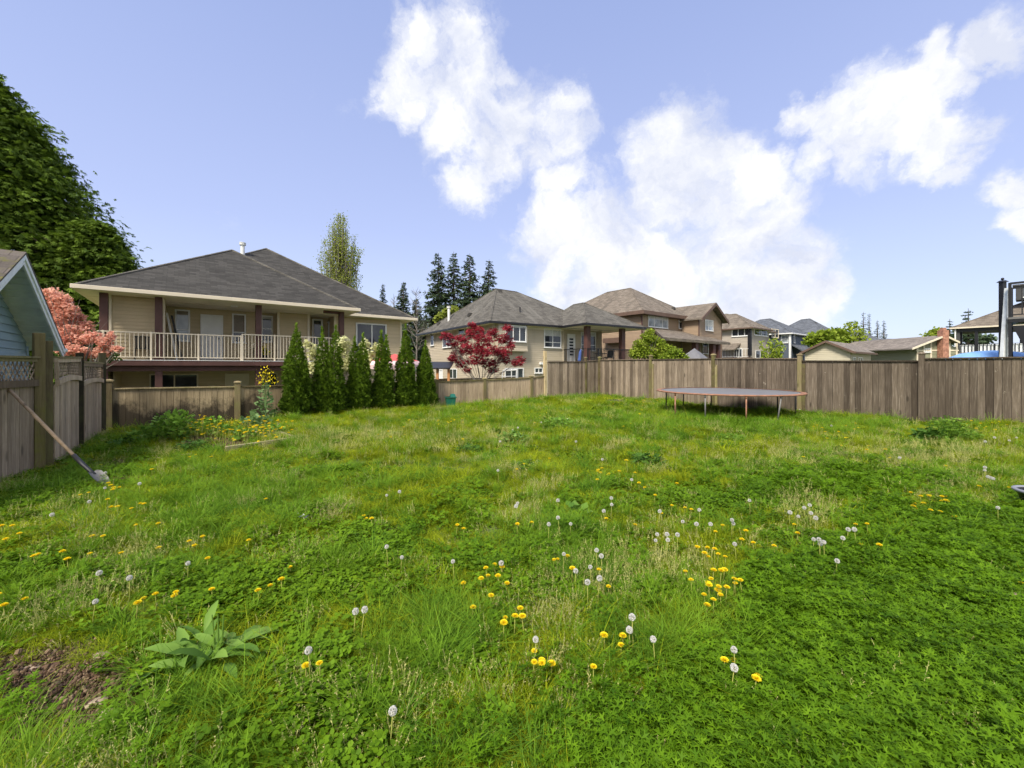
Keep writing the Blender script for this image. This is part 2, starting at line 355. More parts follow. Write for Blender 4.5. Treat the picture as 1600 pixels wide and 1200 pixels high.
M['post_d'] = m_wood('dark_damp_post', (.045, .04, .025), (.09, .08, .05), green=(.06, .065, .02)); M['post_n'] = m_wood('new_cedar_post', (.36, .29, .17), (.50, .42, .27))
M['handle'] = m_wood('ash_handle', (.36, .27, .18), (.46, .36, .26), grain=(2, 2, 12)); M['timber'] = m_wood('bed_edge_timber', (.34, .30, .17), (.48, .43, .27))
M['rust'] = m_rust('rusty_steel'); M['steel'] = m_plain('galvanised_steel', (.17, .165, .16), .55, .25, .3); M['mat_t'] = m_plain('trampoline_mesh', (.17, .17, .18), .6, .1); M['darksteel'] = m_plain('blackened_steel', (.05, .05, .055), .5, .3, .5)
M['bin'] = m_plain('green_plastic', (.010, .11, .075), .4, .15); M['potblack'] = m_plain('black_plastic', (.012, .012, .016), .25, .1); M['rim'] = m_plain('worn_plastic_rim', (.22, .23, .27), .4, .2)
M['brick'] = m_plain('red_brick', (.36, .175, .12), .85, .4, sc=6); M['bark'] = m_plain('bark', (.10, .075, .055), .9, .4, sc=8); M['bark_g'] = m_plain('grey_bark', (.17, .15, .13), .9, .3, sc=8)
M['bluefab'] = m_plain('blue_fabric', (.22, .42, .78), .7, .1); M['red'] = m_plain('red_fabric', (.55, .09, .08), .7); M['pinkw'] = m_plain('pale_pink_fabric', (.75, .55, .56), .7)
M['stone'] = m_plain('pale_stone', (.33, .25, .18), .9, .25, sc=14); M['darkstone'] = m_plain('dark_stone', (.06, .055, .05), .9, .3, sc=8); M['paper'] = m_plain('white_paper', (.80, .80, .80), .8, .03)
M['orangew'] = m_plain('orange_stained_wood', (.42, .19, .07), .7, .2); M['greyfab'] = m_plain('grey_fabric', (.15, .15, .165), .8)
# ------------------------------------------------------------------ house helpers
class House:
    def __init__(s, name, label, x, y, deg, cat='house', group=None):
        s.fr = Frame(x, y, deg); s.root = thing(name, label, cat, (x, y, 0), math.radians(deg), group)
    def wall(s, p0, p1, z0, z1, mat, lap=.13, name='wall', top=None, parent=None, corner=None):
        """lapped siding from p0 to p1; top=(t,z) makes a gable peak at fraction t"""
        mb = MB(); p0, p1 = Vector(p0), Vector(p1); d = p1 - p0; L = d.length; d /= L; n = Vector((d.y, -d.x))
        def span(z):
            if top is None or z <= z1: return 0.0, L
            k = (z - z1) / (top[1] - z1); return k * top[0] * L, L - k * (1 - top[0]) * L
        zz = z0; zt = z1 if top is None else top[1]
        while zz < zt - 1e-4:
            zn = min(zz + lap, zt); a0, b0 = span(zz); a1, b1 = span(zn); mb.var = R_.random()
            q = lambda t, o, z: (p0.x + d.x * t + n.x * o, p0.y + d.y * t + n.y * o, z)
            mb.poly([q(a0, .024, zz), q(b0, .024, zz), q(b1, .002, zn), q(a1, .002, zn)])
            mb.poly([q(a0, .002, zz), q(b0, .002, zz), q(b0, .024, zz), q(a0, .024, zz)])
            zz = zn
        pts = [(0, z0), (L, z0), (L, z1)] + ([(L * top[0], top[1])] if top else []) + [(0, z1)]
        q2 = lambda t, o, z: (p0.x + d.x * t + n.x * o, p0.y + d.y * t + n.y * o, z)
        mb.poly([q2(t, -.09, z) for t, z in reversed(pts)])
        o = mb.build(name, mat, parent or s.root)
        if corner is not None:
            for t in (0.0, L): cb = MB(); cb.slab((p0.x + d.x * (t - .05), p0.y + d.y * (t - .05)), (p0.x + d.x * (t + .05), p0.y + d.y * (t + .05)), .03, z0, z1, .03); cb.build('corner_trim', corner, s.root)
        return o
    def roof(s, quad, z, apex, mat, gut=None, soffit=None, gh=.13, ridge=True, parent=None, th=.06):
        """quad=(x0,x1,y0,y1) eave rectangle, z eave; apex=[(x,y,z)] one or two points"""
        x0, x1, y0, y1 = quad; c = [(x0, y0, z), (x1, y0, z), (x1, y1, z), (x0, y1, z)]; mb = MB()
        if len(apex) == 1:
            for i in range(4): mb.poly([c[i], c[(i + 1) % 4], apex[0]])
        else:
            a, b = apex
            if abs(a[0] - b[0]) >= abs(a[1] - b[1]):     # ridge along x, a left
                mb.poly([c[0], c[1], b, a]); mb.poly([c[1], c[2], b]); mb.poly([c[2], c[3], a, b]); mb.poly([c[3], c[0], a]); prs = [(c[0], a), (c[3], a), (c[1], b), (c[2], b), (a, b)]
            else:                                          # ridge along y, a front
                mb.poly([c[0], c[1], a]); mb.poly([c[1], c[2], b, a]); mb.poly([c[2], c[3], b]); mb.poly([c[3], c[0], a, b]); prs = [(c[0], a), (c[1], a), (c[2], b), (c[3], b), (a, b)]
        if len(apex) == 1: prs = [(q, apex[0]) for q in c]
        e = [(q[0], q[1], z - th) for q in c]
        for i in range(4): j = (i + 1) % 4; mb.poly([e[i], e[j], c[j], c[i]])
        r = mb.build('roof', mat, parent or s.root)
        if ridge:
            rb = MB()
            for a, b in prs:
                a, b = Vector(a), Vector(b); rb.tube(a + Vector((0, 0, .0)), b + Vector((0, 0, .0)), .055, n=5)
            rb.build('ridge_cap', M['sh_grey'] if mat == M['sh_dark'] else mat, r)
        if gut:
            gb = MB(); g = .11
            gb.box(x0 - g, x1 + g, y0 - g, y0, z - gh, z + .012); gb.box(x0 - g, x1 + g, y1, y1 + g, z - gh, z + .012)
            gb.box(x0 - g, x0, y0 + .001, y1 - .001, z - gh, z + .012); gb.box(x1, x1 + g, y0 + .001, y1 - .001, z - gh, z + .012)
            gb.build('gutter', gut, r, bevel=.012)
        if soffit:
            sb = MB(); sb.box(x0 + .002, x1 - .002, y0 + .002, y1 - .002, z - gh + .01, z - gh + .03); sb.build('soffit', soffit, r)
        return r
    def window(s, line, px0, py0, px1, py1, mull=(), hbar=(), frame='white', glass='glass', blind=0.0, blind_mat='blind', name='window', fw=.06, depth=.05, proud=0.0, panels=False):
        p0, p1 = Vector(line[0]), Vector(line[1]); d = (p1 - p0).normalized(); pym = (py0 + py1) / 2; pxm = (px0 + px1) / 2
        h0 = s.fr.hit(px0, pym, p0, p1); h1 = s.fr.hit(px1, pym, p0, p1); zt = s.fr.hit(pxm, py0, p0, p1)[2]; zb = s.fr.hit(pxm, py1, p0, p1)[2]
        a = (Vector(h0[:2]) - p0).dot(d); b = (Vector(h1[:2]) - p0).dot(d)
        return s.window_at(line, min(a, b), max(a, b), zb, zt, mull, hbar, frame, glass, blind, blind_mat, name, fw, depth, proud, panels)
    def window_at(s, line, a, b, zb, zt, mull=(), hbar=(), frame='white', glass='glass', blind=0.0, blind_mat='blind', name='window', fw=.06, depth=.05, proud=0.0, panels=False):
        p0, p1 = Vector(line[0]), Vector(line[1]); d = (p1 - p0).normalized(); o = .026 + proud
        pt = lambda t: (p0.x + d.x * t, p0.y + d.y * t)
        mb = MB()
        for t0, t1, z0, z1 in ((a, a + fw, zb, zt), (b - fw, b, zb, zt), (a + fw, b - fw, zt - fw, zt), (a + fw, b - fw, zb, zb + fw)):
            mb.slab(pt(t0), pt(t1), depth, z0, z1, o + depth / 2)
        for m in mull:
            t = a + (b - a) * m; mb.slab(pt(t - fw * .4), pt(t + fw * .4), depth * .8, zb + fw, zt - fw, o + depth / 2)
        for m in hbar:
            z = zb + (zt - zb) * m; mb.slab(pt(a + fw), pt(b - fw), depth * .7, z - fw * .35, z + fw * .35, o + depth / 2)
        if name == 'window': mb.slab(pt(a - .03), pt(b + .03), depth + .05, zb - .035, zb - .002, o + depth / 2 + .02)
        w = mb.build(name, M[frame], s.root, bevel=.006)
        if name == 'window':
            gb = MB(); gb.slab(pt(a + fw * .5), pt(b - fw * .5), .008, zb + fw * .5, zt - fw * .5, o + .008); gb.build('pane', M[glass], w)
            if blind > 0:
                bb = MB(); zz = zt - fw; ze = zt - fw - (zt - zb - 2 * fw) * blind
                while zz > ze: bb.slab(pt(a + fw + .01), pt(b - fw - .01), .006, zz - .036, zz, o + .017); zz -= .042
                bb.build('blind', M[blind_mat], w)
        else:
            gb = MB(); gb.slab(pt(a + fw), pt(b - fw), .02, zb, zt - fw, o + .014); gb.build('door_panel', M[glass], w)
            hb = MB(); hz = zb + (zt - zb) * .47; c = pt(b - fw - .09); n = (d.y, -d.x)
            hb.tube((c[0] + n[0] * (o + .02), c[1] + n[1] * (o + .02), hz), (c[0] + n[0] * (o + .09), c[1] + n[1] * (o + .09), hz), .03, n=8); hb.build('handle', M['steel'], w)
        return w
    def rail(s, a, b, z0, h, mat, sp=.12, top=.05, name='railing', posts=(), pw=.06, foot=None, br=.011):
        a, b = Vector(a), Vector(b); d = (b - a); L = d.length; d /= L; pt = lambda t: (a.x + d.x * t, a.y + d.y * t)
        mb = MB(); mb.slab(a, b, top, z0 + h - .04, z0 + h); mb.slab(a, b, .035, z0 + .08, z0 + .11)
        n = int(L / sp)
        for i in range(1, n):
            t = L * i / n; mb.slab(pt(t - br), pt(t + br), 2 * br, z0 + .11, z0 + h - .04)
        r = mb.build(name, mat, s.root)
        for t in posts:
            pb = MB(); pb.slab(pt(t - pw / 2), pt(t + pw / 2), pw, z0 - (foot or 0), z0 + h + .012)
            if foot: pb.slab(pt(t - .1), pt(t + .1), .14, z0 - foot - .03, z0 - foot + .05)
            pb.build('railing_post', mat, r, bevel=.006)
        return r
    def box(s, name, mat, *b, parent=None, bevel=0.0):
        mb = MB(); mb.box(*b); return mb.build(name, M[mat], parent or s.root, bevel=bevel)
    def polyhit(s, name, mat, pts, th=.12, parent=None):
        """solid sloped slab whose top passes through the local points"""
        mb = MB(); mb.poly(pts); lo = [(p[0], p[1], p[2] - th) for p in pts]; mb.poly(list(reversed(lo)))
        for i in range(len(pts)): j = (i + 1) % len(pts); mb.poly([lo[i], lo[j], pts[j], pts[i]])
        return mb.build(name, mat, parent or s.root)
    def vent(s, w, u, z, h=.5, r=.09, mat='steel'):
        mb = MB(); mb.tube((w, u, z - .2), (w, u, z + h), r, n=12); mb.tube((w, u, z + h), (w, u, z + h + .07), r * 1.6, n=12); mb.tube((w, u, z + h + .1), (w, u, z + h + .14), r * 1.6, n=12); mb.tube((w, u, z + h), (w, u, z + h + .12), r * .7, n=8)
        return mb.build('vent_pipe', M[mat], s.root)
    def roofbox(s, w, u, z, a=.18):
        mb = MB(); mb.hexa([(w - a, u - a, z - .1), (w + a, u - a, z - .1), (w + a, u + a, z - .1), (w - a, u + a, z - .1), (w - a * .6, u - a * .6, z + .12), (w + a * .6, u - a * .6, z + .12), (w + a * .6, u + a * .6, z + .12), (w - a * .6, u + a * .6, z + .12)])
        return mb.build('roof_vent', M['sh_dark'], s.root)

# ------------------------------------------------------------------ HOUSE 1: tan house with the long covered balcony
h = House('balcony_house', 'tan sided house with long railed balcony under a charcoal hip roof, left behind the cedars', -14.46, 14.5, 38.0)
E = 4.29; SZ = E - .12; FZ = 1.80
S = M['tan']
# upper floor
h.wall((.1, .5), (1.6, .5), FZ, SZ, S, corner=M['cream']); h.wall((1.6, .5), (1.6, 2.8), FZ, SZ, S)
L_rec = ((1.6, 2.8), (5.1, 2.8)); h.wall(*L_rec, FZ, SZ, S)
bx0 = h.fr.hu(435, 520, 2.1)[0]; bx1 = h.fr.hu(482, 520, 2.1)[0]
h.wall((bx0, 2.8), (bx0, 2.1), FZ, SZ, S); h.wall((bx0, 2.1), (bx1, 2.1), FZ, SZ, S, corner=M['cream']); h.wall((bx1, 2.1), (bx1, 3.2), FZ, SZ, S)
if bx0 > 5.1: h.wall((5.1, 2.8), (bx0, 2.8), FZ, SZ, S)
L_rec2 = ((bx1, 3.2), (8.27, 3.2)); h.wall(*L_rec2, FZ, SZ, S)
L_side = ((8.27, 3.2), (8.27, 1.93)); h.wall(*L_side, FZ, SZ, S)
L_main = ((8.27, 1.93), (11.83, 1.93)); h.wall(*L_main, -1.0, SZ, S, corner=M['cream'])
h.wall((11.83, 1.93), (11.83, 17), -1, SZ, S); h.wall((.1, 16), (.1, .5), -1, SZ, S); h.wall((11.83, 17), (.1, 17), -1, SZ, S)
# lower floor
L_low = ((.1, 2.7), (8.27, 2.7)); h.wall(*L_low, -1.0, 1.5, S); h.wall((8.27, 2.7), (8.27, 1.93), -1, 1.5, S)
# deck
h.box('deck_floor', 'deckgrey', -.2, 8.27, -.12, 3.2, FZ - .05, FZ)
mb = MB(); mb.box(-.26, 8.27, -.17, -.122, FZ - .21, FZ - .02); mb.box(-.26, -.202, -.12, 3, FZ - .21, FZ - .02); mb.build('deck_fascia', M['trim'], h.root, bevel=.005)
h.box('deck_flashing', 'white', -.27, 8.27, -.18, -.125, FZ - .018, FZ + .004)
h.box('deck_beam', 'trim', -.1, 8.2, .02, .2, FZ - .42, FZ - .06); h.box('deck_underside', 'trim2', -.15, 8.25, -.1, 2.68, FZ - .10, FZ - .055)
for w in (0.0, 1.48, 4.7, 8.08):
    mb = MB(); mb.box(w - .11, w + .11, -.02, .2, FZ, SZ); mb.box(w - .13, w + .13, -.04, .22, FZ, FZ + .14); mb.build('porch_post', M['trim'], h.root, bevel=.008)
    h.box('deck_post', 'trim', w - .11, w + .11, .03, .19, -1.0, FZ - .425, bevel=.008)
h.box('porch_beam', 'trim', 7.3, 8.2, .02, .17, SZ - .12, SZ - .002)
CR = M['cream']
wpx = lambda px: h.fr.hu(px, 540, -.06)[0]
ra = wpx(378)
h.rail((-.14, -.07), (ra, -.07), FZ + .01, 1.02, CR, sp=.115, posts=[wpx(160) + .16, wpx(236) + .14, wpx(310) + .14, ra + .14 - .03], foot=.1)
h.rail((ra, -.07), (8.2, -.07), FZ + .01, 1.10, CR, sp=.115, posts=[.02, wpx(429) - ra, wpx(482) - ra, 8.15 - ra], foot=.1)
h.rail((-.14, 3.0), (-.14, -.04), FZ + .01, 1.02, CR, sp=.115, posts=[.1])
# windows and doors
h.window(L_rec, 273, 484, 297, 533, hbar=(.36,), glass='glass_b', blind=.12, blind_mat='blind_t')
h.window(L_rec, 362.5, 490.6, 384, 535.7, hbar=(.36,), blind=.62, blind_mat='blind_t')
h.window(L_rec, 408, 493, 426, 534.6, hbar=(.5,), blind=.1)
d1 = h.window(L_rec, 313, 492, 348.5, 562, frame='white', glass='white', name='door', fw=.07); d1['label'] = 'plain white panelled door on the balcony'
d2 = h.window(L_rec2, 487, 498.5, 504, 565, frame='white', glass='glass', name='door', fw=.09)
h.window(L_side, 509.5, 503, 515.5, 535, frame='white', fw=.07)
h.window(L_main, 555.6, 505.5, 603.5, 550, mull=(.51,), glass='glass', fw=.07)
h.window(L_low, 233, 583.7, 310, 612, mull=(.5,), frame='cream', blind=0)
h.window(L_low, 416, 582.5, 433.5, 611, frame='cream'); h.window(L_low, 172, 580, 184, 610, hbar=(.5,), glass='glass_b')
h.window(L_low, 351.6, 583.5, 389, 625, frame='cream', glass='cream', name='door', fw=.05)
# roofs
h.roof((-.6, 8.64, -.6, 9.0), E, [(4.02, 4.02, E + .645 * 4.62), (4.02, 8.6, E + .645 * 4.62)], M['sh_dark'], gut=CR, soffit=M['soffit'])
h.roof((-.52, 12.43, 1.33, 18.0), E - .005, [(5.95, 7.85, 8.56), (5.95, 12, 8.56)], M['sh_dark'], gut=CR, soffit=M['soffit'])
h.vent(4.66, 6.5, 7.6, .62, .10, 'white')
mb = MB(); mb.tube((3.9, .9, SZ - .05), (3.9, .9, SZ), .13, n=14); mb.build('ceiling_lamp', M['white'], h.root)
# lights by the doors, meter
HF = h.fr
def local_thing(fr, name, label, cat, w, u, z, group=None, rz=0): p = fr.world(w, u, z); return thing(name, label, cat, p, fr.a + rz, group)
t = local_thing(HF, 'folded_ladder', 'pale and dark folded ladder leaning in the corner of the long balcony', 'ladder', 1.95, 1.6, FZ)
for k, (dx, m_) in enumerate(((0, 'white'), (.16, 'darksteel'))):
    mb = MB()
    for e in (0, .30): mb.hexa([(dx, e, 0), (dx + .07, e, 0), (dx + .07, e + .03, 0), (dx, e + .03, 0), (dx - .35, e + .35, 2.0 - k * .1), (dx - .28, e + .35, 2.0 - k * .1), (dx - .28, e + .38, 2.0 - k * .1), (dx - .35, e + .38, 2.0 - k * .1)])
    for q in range(1, 8): f = q / 8; mb.box(dx - .35 * f, dx - .35 * f + .06, f * .35, f * .35 + .32, 2 * f - .015, 2 * f + .015)
    mb.build('ladder_half', M[m_], t)
def potted(fr, w, u, z, label, flower, name='potted_flower', hh=.35):
    t = local_thing(fr, name, label, 'potted plant', w, u, z)
    mb = MB(); mb.lathe([(.0, 0), (.10, 0), (.14, .22), (.155, .22), (.155, .26), (.13, .26), (.12, .22), (0, .22)], 16); mb.build('pot', M['potblack'], t, True)
    n = 90; Pn = NR.normal(size=(n, 3)) * (.09, .09, .10) + (0, 0, .26 + hh * .5); scatter('inflorescence', T_LEAF, Pn, NR.normal(size=(n, 3)), NR.uniform(.05, .09, n), NR.rand(n), flower, t)
    n = 70; Pn = NR.normal(size=(n, 3)) * (.07, .07, .08) + (0, 0, .3); scatter('foliage', T_LEAF, Pn, NR.normal(size=(n, 3)) + (0, 0, .8), NR.uniform(.08, .14, n), NR.rand(n), M['lf_mid'], t)
    return t
M['lf_mid'] = m_leaf('mid_green_leaf', (.03, .07, .012), (.11, .20, .03)); M['fl_yel'] = m_leaf('yellow_petals', (.78, .58, .01), (.92, .76, .03), .15, wn=0)
potted(HF, HF.hu(412, 555, .35)[0], .35, FZ, 'yellow flowers in a black pot on the balcony floor', M['fl_yel'])
t = local_thing(HF, 'garden_lantern', 'small lantern on a thin stand behind the balcony railing', 'lantern', HF.hu(396, 555, .4)[0], .4, FZ)
mb = MB(); mb.tube((0, 0, 0), (0, 0, .55), .012); mb.lathe([(0, 0), (.1, 0), (.1, .02), (0, .02)], 12); mb.build('stand', M['black'], t)
mb = MB(); mb.lathe([(.0, .55), (.08, .56), (.09, .7), (.03, .76), (0, .78)], 10); mb.build('lamp_shade', M['cream'], t)
t = local_thing(HF, 'garden_chair', 'dark metal chair behind the left end of the balcony railing', 'chair', 1.0, .17, FZ)
mb = MB(); mb.box(-.22, .22, -.02, .26, .42, .45)
for q in range(5): mb.box(-.2 + q * .09, -.16 + q * .09, .24, .26, .45, .88)
mb.box(-.22, .22, .24, .265, .86, .9); mb.build('seat', M['darksteel'], t)
for sx in (-.2, .2):
    for sy in (0, .24): mb = MB(); mb.tube((sx, sy, 0), (sx, sy, .42), .012); mb.build('leg', M['darksteel'], t)

# ------------------------------------------------------------------ HOUSE 2: beige house with grey hip roof and corner balcony
E2 = 4.3; h = House('beige_house', 'beige sided house with grey hip roof and corner balcony, behind the red maple', -1.3, 24.6, 33.0)
fr = h.fr; S = M['tan2']; o = .5
LF = ((o, o), (6.1, o)); LS = ((o, 12.0), (o, o)); SZ = E2 - .1
h.wall(*LF, -1, SZ, S, corner=M['tan2']); h.wall(*LS, -1, SZ, S); h.wall((9.8, o), (9.8, 12), -1, SZ, S); h.wall((9.8, 12), (o, 12), -1, SZ, S)
LB = ((6.1, .9), (9.8, .9)); h.wall((6.1, o), (6.1, .9), -1, SZ, S); h.wall(*LB, -1, SZ, S, corner=S)
r = h.roof((0, 10.3, 0, 12.5), E2, [(3.1, 4.5, 7.25), (4.9, 4.5, 7.2)], M['sh_grey'], gut=M['black'], soffit=M['soffit'])
h.roof((5.65, 11.3, -2.3, 3.4), E2 + .004, [(8.0, .5, 6.12), (8.0, 1.6, 6.12)], M['sh_grey'], gut=M['black'], soffit=M['soffit'])
h.box('frieze_board', 'cream', o - .03, 6.1, o - .06, o - .02, SZ - .18, SZ - .002)
# bay with big window
bb = h.fr.hu(767, 520, .1)[0]; be = h.fr.hu(824, 520, .1)[0]; zb_ = h.fr.hu(800, 546, .1)[2]
LBY = ((.62, .1), (be, .1)); h.wall(*LBY, zb_, SZ, S, name='bay_wall'); h.wall((be, .1), (be, o), zb_, SZ, S, name='bay_wall'); h.wall((.62, o), (.62, .1), zb_, SZ, S, name='bay_wall')
h.box('bay_base', 'tan2', .58, be + .03, .06, o, zb_ - .1, zb_ - .002)
h.window(LBY, 789, 508.5, 821.5, 534, mull=(.37, .68), blind=0.05); h.window(LF, 849.5, 513.5, 876, 543.5, mull=(.5,), hbar=(.28,), blind=.38)
h.window(LS, 673.5, 521, 679, 540, hbar=(.5,)); h.window(LS, 692.5, 519, 706, 543, mull=(.5,)); h.window(LS, 717, 513, 727, 522)
h.window(LS, 702, 576, 715, 592, mull=(.5,)); h.window(LS, 686, 577, 693, 592, glass='white')
h.window(LF, 788, 575, 817.5, 593, mull=(.35, .68)); h.window(LF, 834.5, 574.5, 847.5, 583, mull=(.5,))
dk = h.window(LB, 885.5, 522, 898, 566, frame='white', glass='white', name='door', fw=.07)
mb = MB(); a_ = h.fr.hu(889, 540, .9)[0]; b_ = h.fr.hu(894.5, 540, .9)[0]
for k in range(6): mb.box(a_, b_, .82, .85, 2.35 + k * .22, 2.47 + k * .22)
mb.build('door_glass', M['glass'], dk)
h.window(LB, 907, 519, 930, 548, mull=(.5,), hbar=(.3,), blind=.2)
F2 = 1.75; dx1 = 11.0
h.box('deck_floor', 'deckgrey', 6.1, dx1, -1.9, .9, F2 - .2, F2); h.box('deck_fascia', 'trim2', 6.05, dx1 + .05, -1.95, -1.902, F2 - .24, F2 - .01)
for w in (h.fr.hu(917.5, 530, -1.7)[0], h.fr.hu(972, 530, -1.7)[0]):
    h.box('porch_post', 'trim', w - .17, w + .17, -1.85, -1.55, F2, SZ, bevel=.01); h.box('deck_post', 'trim', w - .12, w + .12, -1.8, -1.6, -1, F2 - .25)
BK = M['black']
h.rail((6.12, -1.85), (dx1, -1.85), F2, 1.0, BK, sp=.13, top=.07, posts=[.03, 1.0, 2.4, 4.4], br=.013); h.rail((6.12, .8), (6.12, -1.8), F2, 1.0, BK, sp=.13, top=.07, posts=[.05], br=.013); h.rail((dx1, -1.8), (dx1, .9), F2, 1.0, BK, sp=.13, br=.008)
h.vent(.9, 8.0, 5.1, 1.0, .1, 'white')
for (w, u, z) in ((.75, 9.5, 5.0), (.9, 4.4, 5.2), (3.2, 4.2, 7.0)): h.roofbox(w, u, z)
mb = MB(); mb.tube((3.1, 1.4, 5.1), (3.1, 1.4, 5.55), .05, n=8); mb.build('plumbing_vent', M['darksteel'], h.root)
h.box('downspout', 'trim2', o - .09, o - .02, 11.7, 11.8, -1, SZ)
mb = MB(); mb.box(h.fr.hu(843, 565, .45)[0], h.fr.hu(848, 565, .45)[0], .3, .48, 1.7, 1.85); mb.build('wall_lamp', M['white'], h.root)
# things on its balcony
t = local_thing(fr, 'patio_table', 'round dark patio table on the corner balcony', 'table', 8.4, -.8, F2)
mb = MB(); mb.lathe([(0, .70), (.5, .70), (.5, .73), (0, .73)], 20); mb.build('tabletop', BK, t)
for k in range(4): a = k * 1.57 + .4; mb = MB(); mb.tube((.4 * math.cos(a), .4 * math.sin(a), 0), (.3 * math.cos(a), .3 * math.sin(a), .7), .015); mb.build('leg', BK, t)
def patio_chair(w, u, rz, label):
    t = local_thing(fr, 'patio_chair', label, 'chair', w, u, F2, 'chairs on the corner balcony', rz)
    mb = MB(); mb.box(-.24, .24, -.22, .22, .42, .46); mb.build('seat', BK, t)
    mb = MB(); mb.hexa([(-.24, .2, .46), (.24, .2, .46), (.24, .23, .46), (-.24, .23, .46), (-.24, .3, .98), (.24, .3, .98), (.24, .33, .98), (-.24, .33, .98)]); mb.build('backrest', BK, t)
    for sx in (-.22, .22):
        for sy in (-.2, .2): mb = MB(); mb.tube((sx, sy, 0), (sx, sy, .42), .014, n=6); mb.build('leg', BK, t)
patio_chair(7.6, -.6, 1.2, 'black patio chair left of the round balcony table, nearer its door'); patio_chair(9.3, -.6, -1.4, 'black patio chair right of the round balcony table')
t = local_thing(fr, 'folded_parasol', 'blue folded parasol leaning by the dark balcony post', 'parasol', h.fr.hu(905, 560, -1.3)[0], -1.3, F2)
mb = MB(); mb.path([(0, 0, .05), (.02, 0, .2), (.1, 0, .75), (.14, 0, .95)], [.03, .11, .09, .02], 8); mb.build('canopy', m_plain('navy_fabric', (.05, .09, .28), .8), t); mb = MB(); mb.tube((0, 0, 0), (.16, 0, 1.05), .016); mb.build('pole', M['steel'], t)

# ------------------------------------------------------------------ HOUSE 3: brown two-storey house
E3 = 6.25; h = House('brown_house', 'brown two storey house with front gable and lower porch roof', 10.9, 34.0, 38.0)
fr = h.fr; S = M['brown_s']; o = .5; SZ = E3 - .28; G3 = -.8
gx0 = fr.hu(1082, 520, -.6)[0]; gx1 = fr.hu(1127, 520, -1.2)[0]
LF = ((o, o), (gx1, o)); LS = ((o, 12), (o, o))
h.wall(*LF, G3, SZ, S, corner=M['trim2']); h.wall(*LS, G3, SZ, S); h.wall((gx1, o), (gx1, 12), G3, SZ, S); h.wall((gx1, 12), (o, 12), G3, SZ, S)
h.roof((0, 9.2, 0, 12.5), E3, [(4.6, 4.6, 9.3), (4.6, 7.5, 9.3)], M['sh_brown'], gut=M['trim2'], soffit=M['trim2'], gh=.3)
# gable bump
gl = fr.hu(1092, 520, -1.2)[0]; LG = ((gl, -1.2), (gx1, -1.2)); apz = fr.hu(1112, 472, -1.6)[2]
h.wall((gl, o), (gl, -1.2), G3, SZ, S, corner=M['trim2']); gz = SZ
h.wall(*LG, G3, gz, S, top=(.5, apz - .35), corner=M['trim2']); h.wall((gx1, -1.2), (gx1, o), G3, SZ, S)
gm = (gl + gx1) / 2; ov = .45; yb = 4.0
for sgn in (-1, 1):
    ex = gm + sgn * ((gx1 - gl) / 2 + ov); ez = SZ - .05 + (0 if sgn else 0)
    h.polyhit('gable_roof', M['sh_brown'], [(ex, -1.7, ez), (gm, -1.7, apz), (gm, yb, apz), (ex, yb, ez)][::sgn], .14)
    mb = MB(); mb.hexa([(ex, -1.76, ez - .28), (gm, -1.76, apz - .3), (gm, -1.70, apz - .3), (ex, -1.70, ez - .28), (ex, -1.76, ez), (gm, -1.76, apz), (gm, -1.70, apz), (ex, -1.70, ez)]); mb.build('bargeboard', M['trim2'], h.root)
h.window(LF, 1012, 493.5, 1043, 512, mull=(.3, .7), glass='glass_b', blind=.3); h.window(LF, 1060, 499, 1070, 514, mull=(.5,), blind=.3)
h.window(LG, 1101, 500, 1113.5, 517, mull=(.4,), glass='glass_b', blind=.6)
# lower porch roof
u0, u1 = o, -2.9
pl = fr.hu(1052, 530, u1); pr = fr.hu(1139, 533.5, u1); tl = fr.hu(1021, 513, u0); tr = (pr[0], u0, tl[2])
zl = (pl[2] + pr[2]) / 2; pl0 = fr.hu(1036, 530, u1)
h.polyhit('porch_roof', M['sh_brown'], [(pl0[0], u1, zl), (pr[0] + .3, u1, zl), (pr[0] + .3, -.5, tl[2] - .4), (pr[0] - .6, u0 - .02, tl[2]), (tl[0], u0 - .02, tl[2])], .22)
for px in (1086, 1113, 1121):
    w = fr.hu(px, 545, -2.5)[0]; h.box('porch_post', 'trim', w - .2, w + .2, -2.7, -2.3, G3, zl - .2)
h.window(LG, 1097, 536, 1106, 553, frame='white'); h.window(LF, 1071, 534, 1078, 553, frame='cream', fw=.1)
mb = MB(); w0 = fr.hw(945, 535, o - .3); w1 = fr.hw(973, 535, o - .3)
mb.box(o - .6, o - .1, min(w0[1], w1[1]), max(w0[1], w1[1]), w0[2] - .1, w0[2] + .35); mb.build('awning_box', M['trim2'], h.root)
h.box('downspout', 'trim', o - .12, o - .03, o - .12, o - .03, G3, SZ); h.roofbox(6.6, 1.2, 7.1)

# ------------------------------------------------------------------ HOUSE 4: pale house with glazed corner
E4 = 6.0; h = House('glazed_corner_house', 'pale beige house with brown roof and dark framed corner windows', 27.0, 46.0, 38.0)
fr = h.fr; S = M['beige4']; SZ = E4 - .1
LF = ((.5, .5), (5.0, .5)); LS = ((.5, 9), (.5, .5)); LF2 = ((5.0, 1.5), (8.6, 1.5))
h.wall(*LF, 0, SZ, S); h.wall(*LS, 0, SZ, S); h.wall((5, .5), (5, 1.5), 0, SZ, S); h.wall(*LF2, 0, SZ, S, corner=M['cream']); h.wall((8.6, 1.5), (8.6, 9), 0, SZ, S); h.wall((8.6, 9), (.5, 9), 0, SZ, S)
h.roof((0, 5.6, 0, 9.5), E4, [(2.8, 3.0, 8.0), (2.8, 6.5, 8.0)], M['sh_brown'], gut=M['trim2'], soffit=M['soffit'])
h.roof((.2, 9.4, .9, 9.6), E4 - .02, [(4.2, 4.8, 8.3), (5.4, 4.8, 8.3)], M['sh_brown'], gut=M['trim2'], soffit=M['soffit'])
